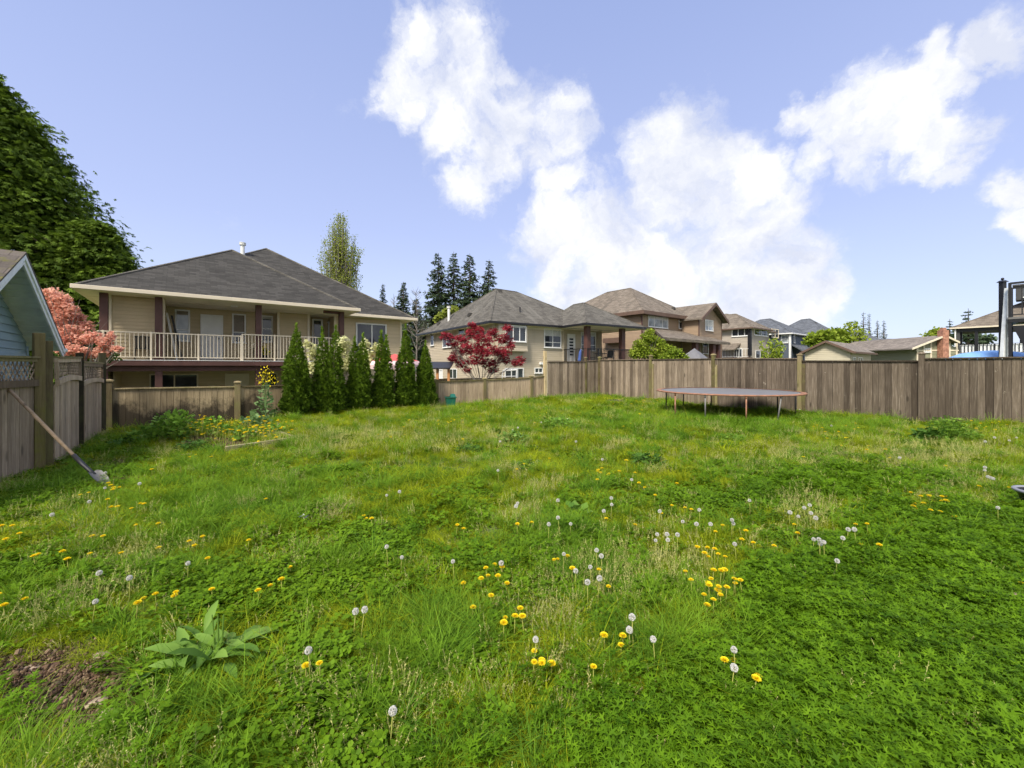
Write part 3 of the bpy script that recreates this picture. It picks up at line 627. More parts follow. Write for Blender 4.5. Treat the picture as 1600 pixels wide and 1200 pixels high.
h.window(LS, 1143.5, 513, 1173.5, 525.5, mull=(.35, .68), fw=.1, frame='white'); h.window(LF, 1177.5, 513, 1199, 525, mull=(.5,), fw=.1)
h.box('corner_post', 'black', .30, .62, .30, .62, 2.8, SZ)
h.window(LF2, 1205, 514, 1216, 528, mull=(.5,), frame='cream', fw=.12)
h.window(LS, 1148, 544, 1160, 559, mull=(.5,)); h.window(LF, 1180, 548, 1194, 560, mull=(.5,), frame='white')
p_ = [fr.hw(1119, 541, -.9), fr.hw(1149, 547, -.9)]
h.polyhit('lower_roof', M['sh_brown'], [(-.9, p_[0][1], 3.6), (.5, p_[0][1], 4.3), (.5, p_[1][1], 4.3), (-.9, p_[1][1], 3.6)][::-1], .15)
h.rail((-.3, 6.0), (-.3, .3), 2.6, 1.0, M['white'], sp=.3); h.box('deck_floor', 'trim2', -.35, .5, .2, 6.0, 2.35, 2.6); 

# ------------------------------------------------------------------ HOUSE 5 and 6: slate houses
E5 = 6.0; h = House('slate_house', 'dark blue grey house with white downspout, behind the glazed corner house', 36.7, 53.7, 38.0)
fr = h.fr; S = M['slate']; LF = ((.5, .5), (6.3, .5)); LS = ((.5, 9), (.5, .5)); SZ = E5 - .1
h.wall(*LF, 0, SZ, S, corner=M['white']); h.wall(*LS, 0, SZ, S); h.wall((6.3, .5), (6.3, 9), 0, SZ, S); h.wall((6.3, 9), (.5, 9), 0, SZ, S)
h.roof((0, 8.5, 0, 9.5), E5, [(4.0, 4.0, 8.5), (4.4, 5.5, 8.5)], M['sh_slate'], gut=M['white'], soffit=M['soffit'])
h.window(LS, 1220.5, 523.5, 1232, 536, hbar=(.5,), glass='glass_b'); h.window(LF, 1257, 525, 1260.5, 536, frame='white', glass='glass_b', fw=.08); h.window(LF, 1239.5, 523.5, 1241.8, 536, frame='white', fw=.08)
h.box('downspout', 'white', .2, .42, .2, .42, 2.4, SZ)
h.polyhit('lower_roof', M['sh_slate'], [(.6, -2.0, 3.0), (6.8, -2.0, 3.0), (6.0, .49, 4.6), (1.2, .49, 4.6)], .15)
h = House('slate_roof_house', 'distant house showing only its grey hip roof, right of the slate house', 50.5, 70.0, 38.0)
S = M['slate']; h.wall((-3.5, -3.5), (3.5, -3.5), 0, 6.4, S); h.wall((3.5, -3.5), (3.5, 4.5), 0, 6.4, S); h.wall((3.5, 4.5), (-3.5, 4.5), 0, 6.4, S); h.wall((-3.5, 4.5), (-3.5, -3.5), 0, 6.4, S)
h.roof((-4.2, 4.2, -4.2, 5.2), 6.5, [(-.2, -.4, 9.7), (.2, 1, 9.7)], M['sh_slate'], gut=M['trim2']); h.roofbox(-.6, -1.2, 8.9, .3)

# ------------------------------------------------------------------ garden shed beyond the right fence (cream gable)
h = House('cream_garage', 'low cream sided garage with brown rake boards, just beyond the tall fence', 25.9, 31.0, 38.0, 'garage')
wd = 3.55; ze = 2.7; za = 3.62; S = M['shed_s']
h.wall((.35, wd - .3), (.35, .3), -.3, ze, S, top=(.5, za - .14), lap=.15); h.wall((.35, .3), (6.6, .3), -.3, ze, S); h.wall((6.6, .3), (6.6, wd - .3), -.3, ze, S, top=(.5, za - .14)); h.wall((6.6, wd - .3), (.35, wd - .3), -.3, ze, S)
for sgn, y0 in ((1, 0), (-1, wd)):
    pts = [(0, y0, ze), (6.9, y0, ze), (6.9, wd / 2, za), (0, wd / 2, za)]
    h.polyhit('roof', M['sh_tan'], pts[::sgn], .08)
    mb = MB(); mb.hexa([(-.05, y0, ze - .16), (0.0, y0, ze - .16), (0.0, wd / 2, za - .16), (-.05, wd / 2, za - .16), (-.05, y0, ze + .02), (0.0, y0, ze + .02), (0.0, wd / 2, za + .02), (-.05, wd / 2, za + .02)]); mb.build('rake_board', M['trim2'], h.root)
h.box('gutter', 'trim2', 0, 6.9, -.1, -.01, ze - .14, ze + .005); h.window_at(((.35, .3), (6.6, .3)), .5, 1.2, 1.4, 2.3, mull=(.5,)); h.window_at(((.35, .3), (6.6, .3)), 2.0, 3.3, 1.4, 2.3, mull=(.5,))

# ------------------------------------------------------------------ far low house with long taupe roof, far blue roofs
h = House('long_roof_house', 'low house with a long plain taupe roof, beyond the cream garage', 39.0, 44.0, 4.0)
h.wall((.5, .5), (8.5, .5), 0, 2.6, M['beige4']); h.wall((8.5, .5), (8.5, 8.0), 0, 2.6, M['beige4']); h.wall((8.5, 8), (.5, 8), 0, 2.6, M['beige4']); h.wall((.5, 8), (.5, .5), 0, 2.6, M['beige4'])
h.roof((-.3, 9.2, 0, 8.6), 2.6, [(1.4, 4.3, 4.35), (7.2, 4.3, 4.4)], M['sh_tan'], gut=M['trim2']); h.roofbox(3.0, 2.3, 3.5, .2); h.roofbox(6.6, 2.5, 3.6, .2)
for nm, lb, x, y, wd, dp, ze, za, rz, mm in (('far_roof_house', 'far house with blue grey gable roof, left of two behind the taupe roof', 66, 78, 9, 8, 6.0, 8.6, 20, 'sh_slate'), ('far_roof_house', 'far house with long blue grey roof, right of two behind the taupe roof', 72.5, 80, 11, 8, 5.2, 7.3, 8, 'sh_slate')):
    h = House(nm, lb, x, y, rz)
    for a, b in (((0, 0), (wd, 0)), ((wd, 0), (wd, dp)), ((wd, dp), (0, dp)), ((0, dp), (0, 0))): h.wall(a, b, 0, ze, M['slate'], lap=.3)
    h.roof((-.5, wd + .5, -.5, dp + .5), ze, [(2.2, dp / 2, za), (wd - .6, dp / 2, za)], M[mm])

# ------------------------------------------------------------------ olive gable house with brick chimney
h = House('chimney_house', 'olive panelled gable house with white battens and a brick chimney', 0, 38.0, 0); fr = h.fr
a = fr.hu(1431, 550, 0); b = fr.hu(1497, 550, 0); ap = fr.hu(1468, 524, 0); el = fr.hu(1425, 544, -.5); er = fr.hu(1499, 534, -.5)
LW = ((a[0], 0), (b[0], 0)); zl = 3.15; Wd = b[0] - a[0]; tt = (ap[0] - a[0]) / Wd
h.wall(*LW, -.3, zl, M['green_s'], top=(tt, 4.25), lap=.6)
h.wall((b[0], 0), (b[0], 9), -.3, 3.4, M['green_s']); h.wall((b[0], 9), (a[0], 9), -.3, 3.2, M['green_s']); h.wall((a[0], 9), (a[0], 0), -.3, 3.2, M['green_s'])
apz = 4.45
h.polyhit('roof', M['sh_tan'], [(el[0], -.5, el[2]), (ap[0], -.5, apz), (ap[0], 9.4, apz), (el[0], 9.4, el[2])][::-1], .12); h.polyhit('roof', M['sh_tan'], [(er[0], -.5, er[2]), (ap[0], -.5, apz), (ap[0], 9.4, apz), (er[0], 9.4, er[2])], .12)
for e in (el, er):
    mb = MB(); mb.hexa([(e[0], -.56, e[2] - .15), (ap[0], -.56, apz - .15), (ap[0], -.5, apz - .15), (e[0], -.5, e[2] - .15), (e[0], -.56, e[2] + .02), (ap[0], -.56, apz + .02), (ap[0], -.5, apz + .02), (e[0], -.5, e[2] + .02)]); mb.build('rake_board', M['cream'], h.root)
mb = MB(); mb.box(a[0], b[0], -.06, -.02, 3.0, 3.12)
for px in (1433, 1443, 1454, 1470, 1483, 1494): w = fr.hu(px, 540, 0)[0]; mb.box(w - .07, w + .07, -.065, -.021, -.3, min(4.1, 3.15 + abs(1.1 - abs(w - ap[0]) / 3)))
mb.build('batten', M['cream'], h.root)
h.window(LW, 1443, 544, 1453.5, 550.5, mull=(.35,), glass='glass_b', fw=.06)
c0 = fr.hu(1472, 540, -.5)[0]; c1 = fr.hu(1481, 540, -.5)[0]
mb = MB(); mb.box(c0, c1, -.6, -.07, -.3, fr.hu(1476, 516, -.5)[2]); mb.box(c0 + .12, c1 - .12, -.5, -.15, 4.5, fr.hu(1476, 512, -.5)[2]); mb.build('chimney', M['brick'], h.root)
h.box('floodlight', 'trim2', fr.hu(1465, 533, 0)[0], fr.hu(1468, 533, 0)[0], -.2, -.03, 3.75, 3.9)

# ------------------------------------------------------------------ HOUSE 9: right, covered balcony with screened railing
h = House('taupe_roof_house', 'dark house with taupe hip roof and covered white railed balcony, at right', 48.0, 40.3, 38.0)
fr = h.fr; E9 = 5.62; F9 = EYE + 21 * 41.5 / 640
# eave runs along u at w=0; roof rises towards +w
h.roof((0, 11, -8.5, 3.3), E9, [(5.6, -3.5, 9.2), (6.4, -3.8, 9.2)], M['sh_brown'], gut=M['cream'], soffit=M['trim2'])
mb = MB(); mb.box(0.2, 10, -8, 3.0, F9 - .3, F9); mb.build('deck_floor', M['white'], h.root)
for (w, u, m_) in ((.4, 2.8, 'grey_s'), (.4, 1.55, 'black'), (2.6, 2.8, 'black')): h.box('porch_post', m_, w - .12, w + .12, u - .12, u + .12, -.3, E9 - .12)
h.box('downspout', 'white', .12, .22, 2.95, 3.05, 0, E9 - .1)
h.wall((2.9, -1.2), (2.9, -8), F9, E9 - .12, M['grey_s']); h.wall((9.0, -1.2), (2.9, -1.2), F9, E9 - .12, M['grey_s']); h.wall((9.5, 2.5), (2.9, 2.5), -.3, F9 - .32, M['beige4']); h.wall((.4, 2.9), (.4, -8), -.3, F9 - .32, M['beige4'])
h.box('balcony_beam', 'black', .3, .5, -7.5, 2.8, E9 - .45, E9 - .13)
h.rail((.3, 2.85), (.3, -7.8), F9, .95, M['black'], sp=.25, posts=[0, 2.5, 5], pw=.09, br=.03)
h.box('railing_screen', 'white_w', .42, .44, -7.8, 2.8, F9 + .06, F9 + .88)
mb = MB(); mb.box(2.4, 2.9, -6.5, -2.5, F9 + .2, F9 + 1.9); mb.build('wall_panel', M['white_w'], h.root)
wv = fr.hw(1594, 455, 1.0); mb = MB(); mb.box(2.2, 4.2, wv[1] - 3.0, wv[1] + .3, 8.2, 9.6); mb.box(2.1, 4.4, wv[1] - 3.1, wv[1] + .5, 9.6, 9.75); mb.build('dormer', M['grey_s'], h.root)
h.window_at(((2.2, wv[1] + .2), (2.2, wv[1] - 3)), .3, 1.6, 8.4, 9.4)

# ------------------------------------------------------------------ black steel staircase and landing, far right
Y0 = 12.8
t = thing('steel_staircase', 'black steel landing and stair with open treads rising behind the fence at far right', 'staircase', P(1578, 573, Y0) - Vector((0, 0, EYE + .3)), math.radians(38)); oz = t.location.z
Zp = lambda py: EYE + (HY - py) / F * Y0 - oz
for x_ in (0, 1.25): mb = MB(); mb.box(x_ - .035, x_ + .035, -.035, .035, 0, Zp(442)); mb.build('frame_post', M['black'], t)
mb = MB(); mb.box(-.03, .03, -2.6, 0, Zp(444.5), Zp(441.5)); mb.box(-.02, .02, -2.6, 0, Zp(452), Zp(450)); mb.box(-.02, .02, -2.6, 0, Zp(493), Zp(491.5))
for k in range(1, 11): mb.box(-.014, .014, -k * .24 - .014, -k * .24 + .014, Zp(493), Zp(451))
mb.build('railing', M['black'], t)
mb = MB(); mb.box(-.06, 1.3, -2.7, .04, Zp(499), Zp(496)); mb.build('landing', M['steel'], t); mb = MB(); mb.box(-.05, 1.25, -2.65, .03, Zp(504), Zp(499.2)); mb.build('landing_beam', M['black'], t)
for k in range(10): z = Zp(514) - k * .19; mb = MB(); mb.box(.06, .95, -.12 - k * .10 - .28, -.12 - k * .10, z, z + .035); mb.build('tread', M['darksteel'], t)
for x_ in (.0, .96): mb = MB(); mb.hexa([(x_, -.1 - 1.3, 0), (x_ + .05, -.1 - 1.3, 0), (x_ + .05, -.1 - 1.05, 0), (x_, -.1 - 1.05, 0), (x_, -.32, Zp(509)), (x_ + .05, -.32, Zp(509)), (x_ + .05, -.04, Zp(509)), (x_, -.04, Zp(509))]); mb.build('stringer', M['black'], t)
t = thing('tall_dark_post', 'tall dark square post with ball cap left of the steel stair', 'post', P(1566.5, 573, 13.4) - Vector((0, 0, EYE + .3))); oz = t.location.z
hh = EYE + (HY - 441) / F * 13.4 - oz; mb = MB(); mb.box(-.06, .06, -.06, .06, 0, hh); mb.hexa([(-.1, -.1, hh), (.1, -.1, hh), (.1, .1, hh), (-.1, .1, hh), (-.05, -.05, hh + .06), (.05, -.05, hh + .06), (.05, .05, hh + .06), (-.05, .05, hh + .06)]); mb.build('shaft', M['black'], t)
mb = MB(); mb.lathe([(0, hh + .06), (.045, hh + .09), (.03, hh + .14), (0, hh + .15)], 10); mb.build('finial', M['black'], t, True)
t = thing('grey_downpipe', 'pale grey sloping pipe between the dark post and the stair', 'pipe', P(1568, 573, 13.0) - Vector((0, 0, EYE + .3))); oz = t.location.z
mb = MB(); top = P(1575, 450, 13.0) - t.location; mb.slab((-.07, 0), (.07, 0), .1, 0, 1.9); mb.hexa([(-.09, -.05, 1.9), (.09, -.05, 1.9), (.09, .05, 1.9), (-.09, .05, 1.9), (top.x - .06, -.05, top.z), (top.x + .06, -.05, top.z), (top.x + .06, .05, top.z), (top.x - .06, .05, top.z)]); mb.build('pipe', M['white_w'], t)
# blue canopy just over the fence
c = P(1549, 573, 14.5); t = thing('blue_canopy', 'pale blue domed canopy showing just above the fence at right', 'canopy', (c.x, c.y, -.3))
mb = MB(); zt = EYE + 25.5 / F * 14.5 + .3; n = 24
prof = [(0, zt), (.35, zt - .02), (.75, zt - .1), (1.1, zt - .27), (1.22, zt - .40), (1.21, zt - .42), (1.05, zt - .29), (.3, zt - .05), (0, zt - .04)]
mb.lathe(prof, 16); mb.build('cover', M['bluefab'], t, False); mb = MB(); mb.tube((0, 0, 0), (0, 0, zt - .04), .025); mb.build('pole', M['steel'], t)
# ------------------------------------------------------------------ blue shed beyond the left fence
h = House('blue_shed', 'blue sided gable shed with white rake boards and mossy roof, beyond the left fence', -8.7, 7.3, 38.0, 'shed')
az, ez, hw_ = 3.60, 1.97, 2.9; sl = (az - ez) / hw_
def rz_(u): return az - abs(u) * sl
wz = lambda u: rz_(u) - .14
h.wall((-.5, -2.5), (-.5, 2.5), -.1, rz_(2.5) - .14, M['blue'], lap=.155, top=(.5, az - .14)); h.wall((-.5, 2.5), (-4.2, 2.5), -.1, rz_(2.5) - .14, M['blue'], lap=.155); h.wall((-4.2, -2.5), (-.5, -2.5), -.1, rz_(2.5) - .14, M['blue'], lap=.155)
for sgn in (-1, 1):
    y1 = sgn * hw_
    pts = [(-4.6, y1, ez), (.03, y1, ez), (.03, 0, az + .002 * sgn), (-4.6, 0, az + .002 * sgn)]
    rf = h.polyhit('roof', M['sh_old'], pts[::-sgn], .035)
    mb = MB(); ins = [(-4.5, y1 - sgn * .02, ez - .045), (-.04, y1 - sgn * .02, ez - .045), (-.04, sgn * .01, az - .045), (-4.5, sgn * .01, az - .045)]
    nb = 16
    for k in range(nb):       # boards of the soffit
        f0, f1 = k / nb + .004, (k + 1) / nb - .004; y_a, y_b = sgn * (.02 + f0 * (hw_ - .04)), sgn * (.02 + f1 * (hw_ - .04)); mb.var = R_.random()
        q = [(-4.5, y_a), (-.04, y_a), (-.04, y_b), (-4.5, y_b)]
        mb.hexa([(w, u, rz_(u) - .075) for w, u in q] + [(w, u, rz_(u) - .045) for w, u in q])
    mb.build('soffit', M['soffit_g'], rf)
    for (o0, o1, dz0, dz1) in ((-.03, .0, .20, .0), (.001, .022, .10, -.0)):
        mb = MB(); mb.hexa([(o0, y1, ez - dz0 - .03), (o1, y1, ez - dz0 - .03), (o1, 0, az - dz0 - .03), (o0, 0, az - dz0 - .03), (o0, y1, ez - .038), (o1, y1, ez - .038), (o1, 0, az - .038), (o0, 0, az - .038)]); mb.build('rake_board', M['white_w'], h.root)
mb = MB(); mb.box(-.5 + .02, -.46, 2.44, 2.52, -.1, rz_(2.5) - .2); mb.box(-.5 + .02, -.46, -2.52, -2.44, -.1, rz_(2.5) - .2); mb.build('corner_trim', M['blue'], h.root)
mb = MB(); mb.tube((0.0, 2.88, 1.95), (0.0, 3.0, 1.93), .05, n=10); mb.build('gutter_end', M['white_w'], h.root)

# ------------------------------------------------------------------ fences
def V2(a, b, t): return (a[0] + (b[0] - a[0]) * t, a[1] + (b[1] - a[1]) * t)
def post(root, p, z1, w=.10, mat='post', cap=None, ang=0.0, z0=None, cmat=None):
    z0 = float(zg(*p)) - .15 if z0 is None else z0; mb = MB(); mb.var = R_.random(); c, s = math.cos(ang) * w / 2, math.sin(ang) * w / 2
    q = [(p[0] - c + s, p[1] - s - c), (p[0] + c + s, p[1] + s - c), (p[0] + c - s, p[1] + s + c), (p[0] - c - s, p[1] - s + c)]
    mb.hexa([(x, y, z0) for x, y in q] + [(x, y, z1) for x, y in q]); o = mb.build('post', M[mat], root, bevel=.005)
    if cap:
        k = 1.25; cb = MB(); cb.var = R_.random(); qq = [(p[0] + (x - p[0]) * k, p[1] + (y - p[1]) * k) for x, y in q]; qt = [(p[0] + (x - p[0]) * .5, p[1] + (y - p[1]) * .5) for x, y in q]
        cb.hexa([(x, y, z1) for x, y in qq] + [(x, y, z1 + .03) for x, y in qq]); cb.hexa([(x, y, z1 + .03) for x, y in qq] + [(x, y, z1 + .03 + cap) for x, y in qt]); cb.build('post_cap', M[cmat or mat], o)
    return o
def bay(root, a, b, zta, ztb, mat, bw=.14, off=.0, th=.018, zba=None, zbb=None, cap=True, capmat=None, vlo=0, vhi=1, rail=True, capw=.09, botrail=False, arch=0.0):
    L = math.dist(a, b); zba = float(zg(*a)) + .02 if zba is None else zba; zbb = float(zg(*b)) + .02 if zbb is None else zbb
    mb = MB(); t = 0.0; tt = .5
    while t < L - .01:
        w = min(bw * R_.uniform(.93, 1.07), L - t); tt = min(1, max(0, tt * .2 + R_.random() * .85)); mb.var = vlo + (vhi - vlo) * tt
        f0, f1 = t / L, min(1, (t + w - R_.uniform(.003, .011)) / L); o = off + R_.uniform(-.004, .004)
        ar = lambda f: arch * 4 * f * (1 - f)
        mb.slab(V2(a, b, f0), V2(a, b, f1), th, 0, 0, o, zb=(zba + (zbb - zba) * f0 + R_.uniform(-.012, .012), zba + (zbb - zba) * f1), zt=(zta + (ztb - zta) * f0 - .012 + ar(f0), zta + (ztb - zta) * f1 - .012 + ar(f1)))
        t += w
    if rail: mb.var = .1; mb.slab(a, b, .012, 0, 0, off - .017, zb=(zba + .01, zbb + .01), zt=(zta - .03 + arch * .5, ztb - .03 + arch * .5))
    p = mb.build('board_panel', M[mat], root)
    if rail:
        rb = MB(); rb.var = R_.random()
        rb.slab(a, b, .04, 0, 0, off - .03, zb=(zta - .12, ztb - .12), zt=(zta - .03, ztb - .03)); rb.slab(a, b, .04, 0, 0, off - .03, zb=(zba + .12, zbb + .12), zt=(zba + .2, zbb + .2)); rb.build('rail', M[mat], root)
    if cap:
        cb = MB(); cb.var = R_.random(); cb.slab(a, b, capw, 0, 0, off, zb=(zta - .012, ztb - .012), zt=(zta + .025, ztb + .025)); cb.build('top_rail', M[capmat or mat], root, bevel=.004)
    if botrail:
        cb = MB(); cb.var = R_.random(); cb.slab(a, b, .04, 0, 0, off + .03, zb=(zba - .06, zbb - .06), zt=(zba + .08, zbb + .08)); cb.build('bottom_rail', M[capmat or mat], root)
    return p
def lattice(root, a, b, za0, za1, zb0, zb1, mat, off=0.0, sp=.095, arch=0.0):
    """crossed diagonal strips between a and b; bottom za0->za1, top zb0->zb1"""
    L = math.dist(a, b); H = max(zb0 - za0, zb1 - za1); mb = MB()
    zbot = lambda t: za0 + (za1 - za0) * t / L + arch * 4 * (t / L) * (1 - t / L); ztop = lambda t: zb0 + (zb1 - zb0) * t / L
    for sgn, oo in ((1, .006), (-1, -.006)):
        t = -H
        while t < L + H:
            pts = []
            n = 14
            for k in range(n + 1):
                s_ = t + sgn * (H * k / n) * 1.0 if sgn > 0 else t - H * k / n
                z = min(zbot(0), zbot(L)) + (H + .1) * k / n
                if 0 <= s_ <= L and zbot(s_) <= z <= ztop(s_): pts.append((s_, z))
            if len(pts) > 1:
                (s0, z0), (s1, z1) = pts[0], pts[-1]; w = .03; mb.var = R_.random()
                mb.slab(V2(a, b, s0 / L), V2(a, b, s1 / L), .008, 0, 0, off + oo, zb=(z0 - w * .5, z1 - w * .5), zt=(z0 + w * .5, z1 + w * .5))
            t += sp
    mb.build('lattice', M[mat], root)
def seg_rail(root, a, b, z0, z1, hgt, th, mat, off=0.0, arch=0.0, name='rail', n=1):
    mb = MB(); mb.var = R_.random()
    for k in range(n):
        f0, f1 = k / n, (k + 1) / n; q = lambda f: z0 + (z1 - z0) * f + arch * 4 * f * (1 - f)
        mb.slab(V2(a, b, f0), V2(a, b, f1), th, 0, 0, off, zb=(q(f0), q(f1)), zt=(q(f0) + hgt, q(f1) + hgt))
    mb.build(name, M[mat], root)

# right fence ---------------------------------------------------------------
RF0 = np.array((4.45, 20.8)); rp = lambda t: (RF0[0] + .598 * t, RF0[1] - .801 * t); ra_ = math.atan2(-.801, .598)
t_ = thing('tall_board_fence', 'tall weathered brown board fence with capped posts, behind the trampoline', 'fence', (*rp(8.8), -.1)); rt = t_; base = Vector(t_.location)
class Shift:                                                # children are built in world coordinates, then moved under their empty
    pass
def finish(root):
    o = Vector(root.location)
    for c in root.children: c.location = -o
ts = [0.0, 2.99, 5.83, 8.76, 11.69, 14.6, 17.5]; tops = [(1.88, 1.87), (1.865, 1.86), (1.865, 1.815), (1.735, 1.70), (1.77, 1.775), (1.77, 1.78)]
for i in range(6):
    a, b = rp(ts[i] + .045), rp(ts[i + 1] - .045); bay(rt, a, b, *tops[i], 'fence_r' if i > 1 else 'fence', bw=.142, off=0, cap=True, capmat='fence_r', botrail=i in (2, 3, 4), capw=.11)
for i, (pz, m_) in enumerate(((2.0, 'post'), (2.02, 'post'), (2.0, 'post'), (1.93, 'post'), (1.90, 'fence_r'), (1.95, 'fence_r'), (1.95, 'fence_r'))):
    post(rt, rp(ts[i]), pz, .125, m_, .035, ra_)
for i in (1, 2, 3, 4):
    seg_rail(rt, rp(ts[i] + .07), rp(ts[i] + .16), float(zg(*rp(ts[i]))), float(zg(*rp(ts[i]))), 1.68, .03, 'post' if i < 4 else 'fence_r', .03, name='trim_board')
finish(rt)
# back fence ----------------------------------------------------------------
def bline(px, off=0.0):
    r = (px - 800) / F; A = BA + bn * 0; s = (r * A[1] - A[0]) / ((BB - BA)[0] - r * (BB - BA)[1]); q = A + (BB - BA) * s - bn * off; return (float(q[0]), float(q[1]))
ba_ = math.atan2(bd[1], bd[0])
t_ = thing('corner_board_fence', 'tan board fence panels at the far corner of the lawn, left of the tall fence', 'fence', (*bline(890), 0)); rt = t_
c0, c1, c2 = bline(856), bline(915), bline(935)
bay(rt, c0, c1, 1.78, 1.80, 'fence', bw=.13, off=.02, cap=True, capmat='fence', zba=float(zg(*c0)) + .06, botrail=True); bay(rt, c1, c2, 1.84, 1.87, 'fence', bw=.14, cap=True)
post(rt, bline(851.5), 2.28, .13, 'post_n', None, ba_); post(rt, c1, 1.98, .11, 'post', .03, ba_); finish(rt)
t_ = thing('low_mildewed_fence', 'low tan board fence with black mildew, behind the garden bed and cedars', 'fence', (*bline(400), -.15)); rt = t_
pxs = [170, 370, None, None, 682, 757, 835, 851]; sp_ = [bline(170), bline(371)]
d_ = (np.array(bline(682)) - np.array(bline(371))) / 3; sp_ += [tuple(np.array(bline(371)) + d_), tuple(np.array(bline(371)) + 2 * d_), bline(682), bline(757), bline(830), bline(850)]
ztp = [.955, .955, .95, .95, .935, .93, .97, 1.12]
pts_y = {0: 608, 1: 604.5, 4: 597, 5: 594, 6: 590.5, 7: 588}
ztp = []
for i, q in enumerate(sp_):
    py = pts_y.get(i); ztp.append(EYE - (py - HY) * q[1] / F if py else None)
ztp[2] = ztp[1] + (ztp[4] - ztp[1]) / 3; ztp[3] = ztp[1] + 2 * (ztp[4] - ztp[1]) / 3
for i in range(7):
    bay(rt, V2(sp_[i], sp_[i + 1], .02), V2(sp_[i], sp_[i + 1], .98), ztp[i], ztp[i + 1], 'fence_b' if i < 4 else 'fence_l', bw=.14, vlo=.3, vhi=.8, cap=True, capmat='post', capw=.10)
for i, q in enumerate(sp_[:7]): post(rt, q, ztp[i] + (.20 if i == 0 else .12 if i < 4 else .05), .15 if i < 2 else .13, 'post', .03, ba_, cmat='post')
finish(rt)
# left fence ----------------------------------------------------------------
t_ = thing('lattice_fence', 'grey board fence with lattice top and mossy posts along the left side', 'fence', (-7.6, 6.8, -.07)); rt = t_
S1 = [((-5.98, 3.35), (-7.46, 6.42))]; a, b = S1[0]
zb_a, zb_b = -.12, -.09
zt = 1.667
bay(rt, a, b, 1.33, 1.33, 'fence_l', bw=.125, cap=False, zba=zb_a, zbb=zb_b, vlo=.15, vhi=.8)
seg_rail(rt, a, b, 1.25, 1.25, .10, .05, 'fence_l', .03, name='mid_rail'); seg_rail(rt, a, b, zt - .06, zt - .04, .055, .06, 'post', .01, name='top_rail'); seg_rail(rt, a, b, zt - .005, zt + .015, .03, .12, 'post', .01, name='top_cap')
lattice(rt, a, b, 1.34, 1.34, zt - .06, zt - .04, 'fence_l', .0)
def uq(s_): return (-7.5 - .6157 * s_, 6.7 + .788 * s_)
for (s0, s1, z0, z1, lat, ar) in ((.07, 1.86, 1.68, 1.71, .34, .05), (2.1, 4.45, 1.62, 1.61, .36, .05)):
    a, b = uq(s0), uq(s1)
    bay(rt, a, b, z0 - lat - .08, z1 - lat - .08, 'fence_l', bw=.125, cap=False, zba=float(zg(*a)), zbb=float(zg(*b)), vlo=.3, vhi=1.0, arch=ar)
    seg_rail(rt, a, b, z0 - lat - .10, z1 - lat - .10, .09, .05, 'fence_l', .03, arch=ar, name='mid_rail', n=10); seg_rail(rt, a, b, z0 - .06, z1 - .06, .07, .06, 'fence_l', .01, name='top_rail')
    seg_rail(rt, a, b, z0 + .012, z1 + .012, .03, .10, 'post', .01, name='top_cap')
    lattice(rt, a, b, z0 - lat + .0, z1 - lat + .0, z0 - .06, z1 - .06, 'fence_l', .0, sp=.085, arch=ar)
    seg_rail(rt, a, V2(a, b, .05 / math.dist(a, b)), z0 - lat, z0 - lat, lat - .05, .05, 'fence_l', .02, name='lattice_stile'); seg_rail(rt, V2(b, a, .05 / math.dist(a, b)), b, z1 - lat, z1 - lat, lat - .05, .05, 'fence_l', .02, name='lattice_stile')
    seg_rail(rt, a, b, float(zg(*a)) - .05, float(zg(*b)) - .05, .12, .05, 'post', .05, name='bottom_rail')
post(rt, (-7.44, 6.44), 2.08, .118, 'post_m', None, 1.1); post(rt, (-7.53, 6.64), 1.97, .12, 'post', None, .9); post(rt, uq(1.98), 1.83, .11, 'post_d', None, .9)
post(rt, (uq(4.55)[0] + .03, uq(4.55)[1] - .02), 1.90, .13, 'post_d', None, .9); post(rt, uq(2.25), 1.15, .07, 'fence_l', None, .9); finish(rt)

# neighbour's light wooden fence and things between the far houses
t_ = thing('light_wood_fence', 'new pale wooden fence strip showing over the low fence beneath the red maple', 'fence', (-2.5, 19.0, -1)); rt = t_
bay(rt, (-3.6, 18.6), (1.0, 21.6), .98, .98, 'post_n', zba=-1, zbb=-1); finish(rt)
c = P(690, 573, 17.6); t = thing('log_shelter', 'small shelter with black corrugated roof on an orange wooden post, left of the red maple', 'shelter', (c.x, c.y, -1.0))
zr = EYE + 8 / F * 17.6 + 1
mb = MB()
for k in range(10): x = -.55 + k * .1; mb.hexa([(x, -.5, zr - .32), (x + .09, -.5, zr - .32), (x + .09, .6, zr - .05), (x, .6, zr - .05), (x, -.5, zr - .27), (x + .09, -.5, zr - .27), (x + .09, .6, zr), (x, .6, zr)])
mb.build('roof', M['black'], t)
for px in (-.12, .35):
    mb = MB(); mb.box(px - .05, px + .05, -.35, -.25, 0, zr - .3); mb.build('post', M['orangew'], t)
c = P(617, 573, 17.0); t = thing('market_umbrella', 'red topped pale pink parasol canopy between the cedars', 'parasol', (c.x, c.y, -1))
zt_ = EYE + 20 / F * 17 + 1; mb = MB(); mb.lathe([(0, zt_), (1.0, zt_ - .3), (1.0, zt_ - .32)], 8); mb.build('canopy', M['red'], t); mb = MB(); mb.lathe([(1.001, zt_ - .3), (1.08, zt_ - .45), (1.05, zt_ - .62)], 8); mb.build('valance', M['pinkw'], t); mb = MB(); mb.tube((0, 0, 0), (0, 0, zt_ - .03), .02); mb.build('pole', M['white'], t)
c = P(800, 573, 20.6); t = thing('white_swing_frame', 'white tubular garden frame standing behind the low fence, right of the maple', 'swing frame', (c.x, c.y, -1)); zr = EYE - 6 / F * 20.6 + 1
